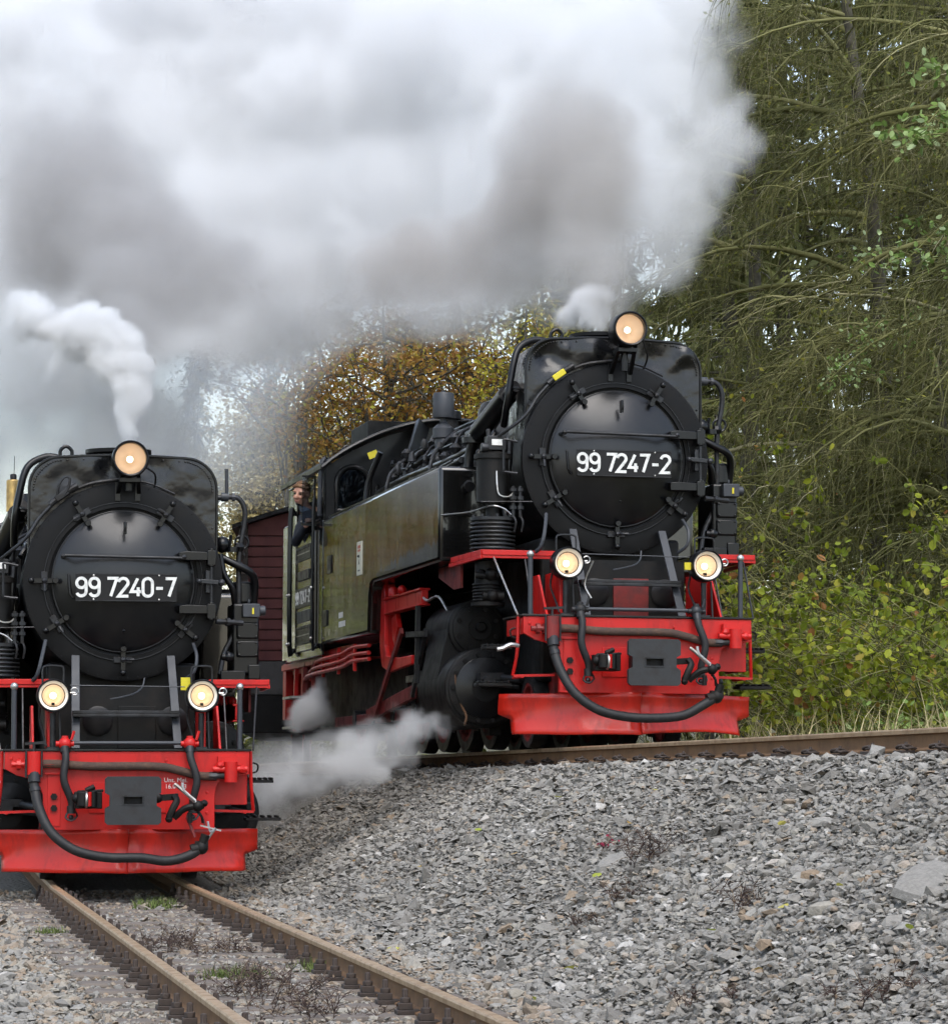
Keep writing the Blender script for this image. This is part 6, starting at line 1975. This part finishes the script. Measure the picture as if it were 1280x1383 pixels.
def smoke(name, label, category, puffs, vox, density, color, anis=.2, seed=1, warp=.6, edge=.5, cell=1.1, thresh=.35, soft=1.0, cap=1.2, step=2.0):
    """A cloud of puffs (pixel column, pixel row, depth, radius, strength): a voxel grid of density."""
    rng = np.random.default_rng(seed)
    P = np.array([at(*p[:3]) for p in puffs])
    Rr = np.array([p[3] for p in puffs])
    A = np.array([p[4] if len(p) > 4 else 1 for p in puffs])
    lo, hi = (P - Rr[:, None] * 1.35 - warp * .3).min(0), (P + Rr[:, None] * 1.35 + warp * .3).max(0)
    n = np.maximum(4, np.ceil((hi - lo) / vox).astype(int) + 1)
    hi = lo + (n - 1) * vox
    X, Y, Z = [q.astype(np.float32) for q in np.meshgrid(*[lo[i] + np.arange(n[i]) * vox for i in range(3)], indexing='ij')]
    c = cell / vox
    X += (fbm(n, c, rng) - .5) * 2 * warp
    Y += (fbm(n, c, rng) - .5) * 2 * warp
    Z += (fbm(n, c, rng) - .5) * 2 * warp
    f = np.zeros(n, np.float32)
    for p, r, a in zip(P, Rr, A):
        f += a * np.clip(1 - ((X - p[0]) ** 2 + (Y - p[1]) ** 2 + (Z - p[2]) ** 2) / (r * r), 0, 1) ** 1.5
    N = fbm(n, c * .8, rng, 6, .62)
    den = np.clip((np.minimum(f, 1.4) * 1.3 - thresh - (N - .5) * 2.2 * edge) * soft, 0, cap) * np.clip(f * 4 - .25, 0, 1)
    for a in range(3):
        sh = [1, 1, 1]
        sh[a] = -1
        k = np.minimum(np.arange(n[a]), np.arange(n[a])[::-1])
        den = den * np.clip(k / 4, 0, 1).reshape(sh)
    me = bpy.data.meshes.new(name)
    me.vertices.add(int(n.prod()))
    me.attributes.new('den', 'FLOAT', 'POINT').data.foreach_set('value', den.astype(np.float32).ravel())
    ob = bpy.data.objects.new(name, me)
    sc.collection.objects.link(ob)
    m = bpy.data.materials.new(name)
    m.use_nodes = True
    m.cycles.volume_step_rate = step
    t = m.node_tree
    t.nodes.clear()
    pv = t.nodes.new('ShaderNodeVolumePrincipled')
    pv.inputs['Color'].default_value = (*color, 1)
    pv.inputs['Density'].default_value = density
    pv.inputs['Anisotropy'].default_value = anis
    pv.inputs['Density Attribute'].default_value = 'density'
    t.links.new(pv.outputs[0], t.nodes.new('ShaderNodeOutputMaterial').inputs['Volume'])
    g = bpy.data.node_groups.new(name, 'GeometryNodeTree')
    g.interface.new_socket('Geometry', in_out='INPUT', socket_type='NodeSocketGeometry')
    g.interface.new_socket('Geometry', in_out='OUTPUT', socket_type='NodeSocketGeometry')
    N_, L_ = g.nodes.new, g.links.new
    gi, go_, vc = N_('NodeGroupInput'), N_('NodeGroupOutput'), N_('GeometryNodeVolumeCube')
    vc.inputs['Min'].default_value = lo
    vc.inputs['Max'].default_value = hi
    for i, k in enumerate('XYZ'):
        vc.inputs['Resolution ' + k].default_value = int(n[i])
    pos = N_('GeometryNodeInputPosition')

    def vm(op, a, **kw):
        q = N_('ShaderNodeVectorMath')
        q.operation = op
        L_(a, q.inputs[0])
        if 'v' in kw:
            q.inputs[1].default_value = kw['v']
        if 's' in kw:
            q.inputs['Scale'].default_value = kw['s']
        return q
    q = vm('SUBTRACT', pos.outputs[0], v=lo)
    q = vm('SCALE', q.outputs[0], s=1 / vox)
    q = vm('ADD', q.outputs[0], v=(.5, .5, .5))
    q = vm('FLOOR', q.outputs[0])
    q = vm('DOT_PRODUCT', q.outputs[0], v=(float(n[1] * n[2]), float(n[2]), 1))
    na = N_('GeometryNodeInputNamedAttribute')
    na.data_type = 'FLOAT'
    na.inputs['Name'].default_value = 'den'
    si = N_('GeometryNodeSampleIndex')
    si.data_type = 'FLOAT'
    si.domain = 'POINT'
    si.clamp = True
    L_(gi.outputs[0], si.inputs['Geometry'])
    L_(na.outputs[0], si.inputs['Value'])
    L_(q.outputs['Value'], si.inputs['Index'])
    L_(si.outputs[0], vc.inputs['Density'])
    sm = N_('GeometryNodeSetMaterial')
    sm.inputs['Material'].default_value = m
    L_(vc.outputs[0], sm.inputs[0])
    L_(sm.outputs[0], go_.inputs[0])
    ob.modifiers.new('voxels', 'NODES').node_group = g
    tag(ob, label, category, kind='stuff')
    print(name, n, int(n.prod()))
    return ob


smoke('smoke_cloud', 'big grey-white smoke cloud drifting above both locomotives', 'smoke', [
    (850, 300, 33, .8), (860, 200, 33.5, 1.1), (850, 90, 34, 1.3), (870, -40, 35, 1.5), (760, 330, 33.5, .8),
    (890, 190, 33, .55), (908, 120, 33.2, .55), (912, 50, 33.5, .6), (895, 250, 33, .5), (900, 320, 32.8, .45), (880, 370, 32.5, .32, .8), (920, 360, 32.6, .3, .7), (955, 130, 33.2, .32, .6), (950, 210, 33, .28, .55), (912, -20, 34, .7),
    (730, 240, 34.5, 1.4), (700, 110, 35, 1.6, .62), (640, 0, 36, 1.8, .5), (590, 270, 35.5, 1.5), (520, 150, 36, 1.9, .85), (480, 20, 37, 2.1, .58), (430, 260, 36.5, 1.7), (360, 130, 37, 2.0, .7),
    (320, 0, 38, 2.1, .6), (300, 260, 36.5, 1.8), (210, 130, 37, 2.0, .9), (180, 300, 36, 1.7), (130, 20, 38, 2.1, .8), (60, 160, 37, 2.0), (40, 300, 36.5, 1.8), (-60, 60, 38, 2.2), (-80, 260, 37, 2.0),
    (540, 350, 35, 1.0), (430, 370, 35.5, 1.1), (330, 380, 35.5, 1.2), (640, 360, 34.5, .9), (230, 430, 35, 1.1), (120, 420, 35.5, 1.3), (20, 440, 36, 1.3), (40, 560, 36.5, 1.2, .8), (130, 560, 36.5, 1.2, .75), (-40, 600, 37, 1.3, .8), (220, 540, 37, 1.1, .6),
], .09, 1.55, (.986, .990, 1.0), anis=.05, seed=3, warp=.9, edge=.85, cell=1.0, soft=2.3, cap=1.0, step=3.0)
smoke('smoke_haze', 'thin bluish smoke hanging in the gap between the lower locomotive and the autumn trees', 'smoke', [
    (120, 600, 56, 1.8), (200, 560, 56, 2.0), (280, 520, 57, 2.0), (300, 610, 56, 1.7), (180, 650, 56, 1.8), (330, 470, 57, 1.7), (390, 440, 54, 1.4, .7), (470, 440, 54, 1.3, .7), (580, 415, 54, 1.2, .6),
], .18, .34, (.94, .97, 1.0), seed=12, warp=.8, edge=.35, cell=1.8, thresh=.25, step=3.0)
smoke('dark_smoke', 'dark grey smoke column rising from the chimney of the lower locomotive', 'smoke', [
    (165, 590, 28.1, .22), (165, 550, 28.3, .28), (168, 500, 28.6, .36), (180, 450, 29.2, .52), (200, 400, 30, .70), (180, 340, 31, .9), (130, 280, 32, 1.1), (90, 220, 33, 1.1, .8), (270, 370, 31.5, .7, .8), (340, 370, 32, .6, .6), (50, 330, 32.5, .9, .7),
], .06, 1.6, (.69, .675, .668), seed=5, warp=.36, edge=.65, cell=.75, thresh=.28, soft=1.5, step=2.5)
smoke('brown_smoke', 'brownish grey smoke column billowing from the chimney of the upper locomotive', 'smoke', [
    (806, 440, 28.9, .20), (802, 400, 29.1, .36), (800, 350, 29.5, .52), (800, 290, 30.2, .72), (780, 220, 31, .9), (790, 150, 31.8, .8, .8), (730, 280, 31.6, .8, .8), (680, 330, 32.2, .7, .8), (610, 350, 32.8, .7, .8), (540, 360, 33.2, .65, .7), (460, 370, 33.4, .6, .6),
], .06, 1.8, (.71, .682, .658), seed=6, warp=.38, edge=.65, cell=.75, thresh=.28, soft=1.5, step=2.5)
smoke('white_steam', 'bright white steam jet bending over the lower locomotive lamp', 'steam', [
    (170, 598, 27.8, .07, 1.5), (171, 582, 27.8, .11, 1.4), (172, 562, 27.85, .16, 1.3), (174, 538, 27.9, .22, 1.1), (172, 510, 27.95, .28), (158, 482, 28.0, .32), (135, 460, 28.05, .30), (112, 450, 28.1, .28), (88, 446, 28.1, .25), (62, 440, 28.15, .24), (42, 425, 28.2, .22), (30, 410, 28.2, .18), (95, 485, 28.1, .2, .6), (70, 495, 28.15, .2, .45), (190, 495, 27.95, .16, .8), (150, 438, 28.05, .16, .8), (115, 425, 28.1, .14, .7), (20, 440, 28.2, .14, .7),
], .020, 12, (.999, .999, .999), seed=4, warp=.12, edge=.78, cell=.22, thresh=.30, soft=1.5, step=2.0)
smoke('white_steam', 'small white steam puff behind the upper locomotive lamp', 'steam', [
    (812, 440, 29.0, .10), (806, 425, 29.05, .16), (800, 408, 29.1, .19), (782, 420, 29.2, .18, .8), (765, 432, 29.3, .16, .6), (815, 395, 29.1, .12, .8),
], .022, 16, (.998, .998, .998), seed=8, warp=.10, edge=.75, cell=.22, thresh=.26, soft=1.4, step=2.0)
smoke('cylinder_steam', 'grey-white steam blown out low beside the upper locomotive cylinder', 'steam', [
    (604, 977, 29.15, .06, 1.4), (592, 984, 29.15, .10, 1.2), (576, 993, 29.1, .16, 1.1), (552, 1003, 29.1, .24), (520, 1012, 29.1, .30), (488, 1015, 29.1, .32), (455, 1024, 29.15, .34, .62), (420, 1036, 29.2, .36, .52), (385, 1044, 29.3, .38, .48), (350, 1050, 29.4, .40, .48), (320, 1040, 29.8, .4, .48), (380, 1070, 29.3, .32, .5), (500, 1045, 29.1, .26, .75), (560, 985, 29.3, .16, .8), (530, 1040, 29.0, .22, .7),
], .028, 4.0, (.999, .999, .999), seed=9, warp=.24, edge=.95, cell=.30, thresh=.22, soft=1.0, step=2.0)
smoke('drain_steam', 'little cone of steam hissing below the upper locomotive cab', 'steam', [
    (434, 908, 35.1, .04, 1.5), (433, 920, 35.1, .075, 1.3), (431, 935, 35.1, .12), (428, 952, 35.1, .19), (418, 966, 35.1, .22, .8), (405, 975, 35.1, .20, .6), (442, 965, 35.1, .16, .6),
], .025, 16, (.999, .998, .998), seed=10, warp=.08, edge=.7, cell=.2, thresh=.26, soft=1.2, step=2.0)
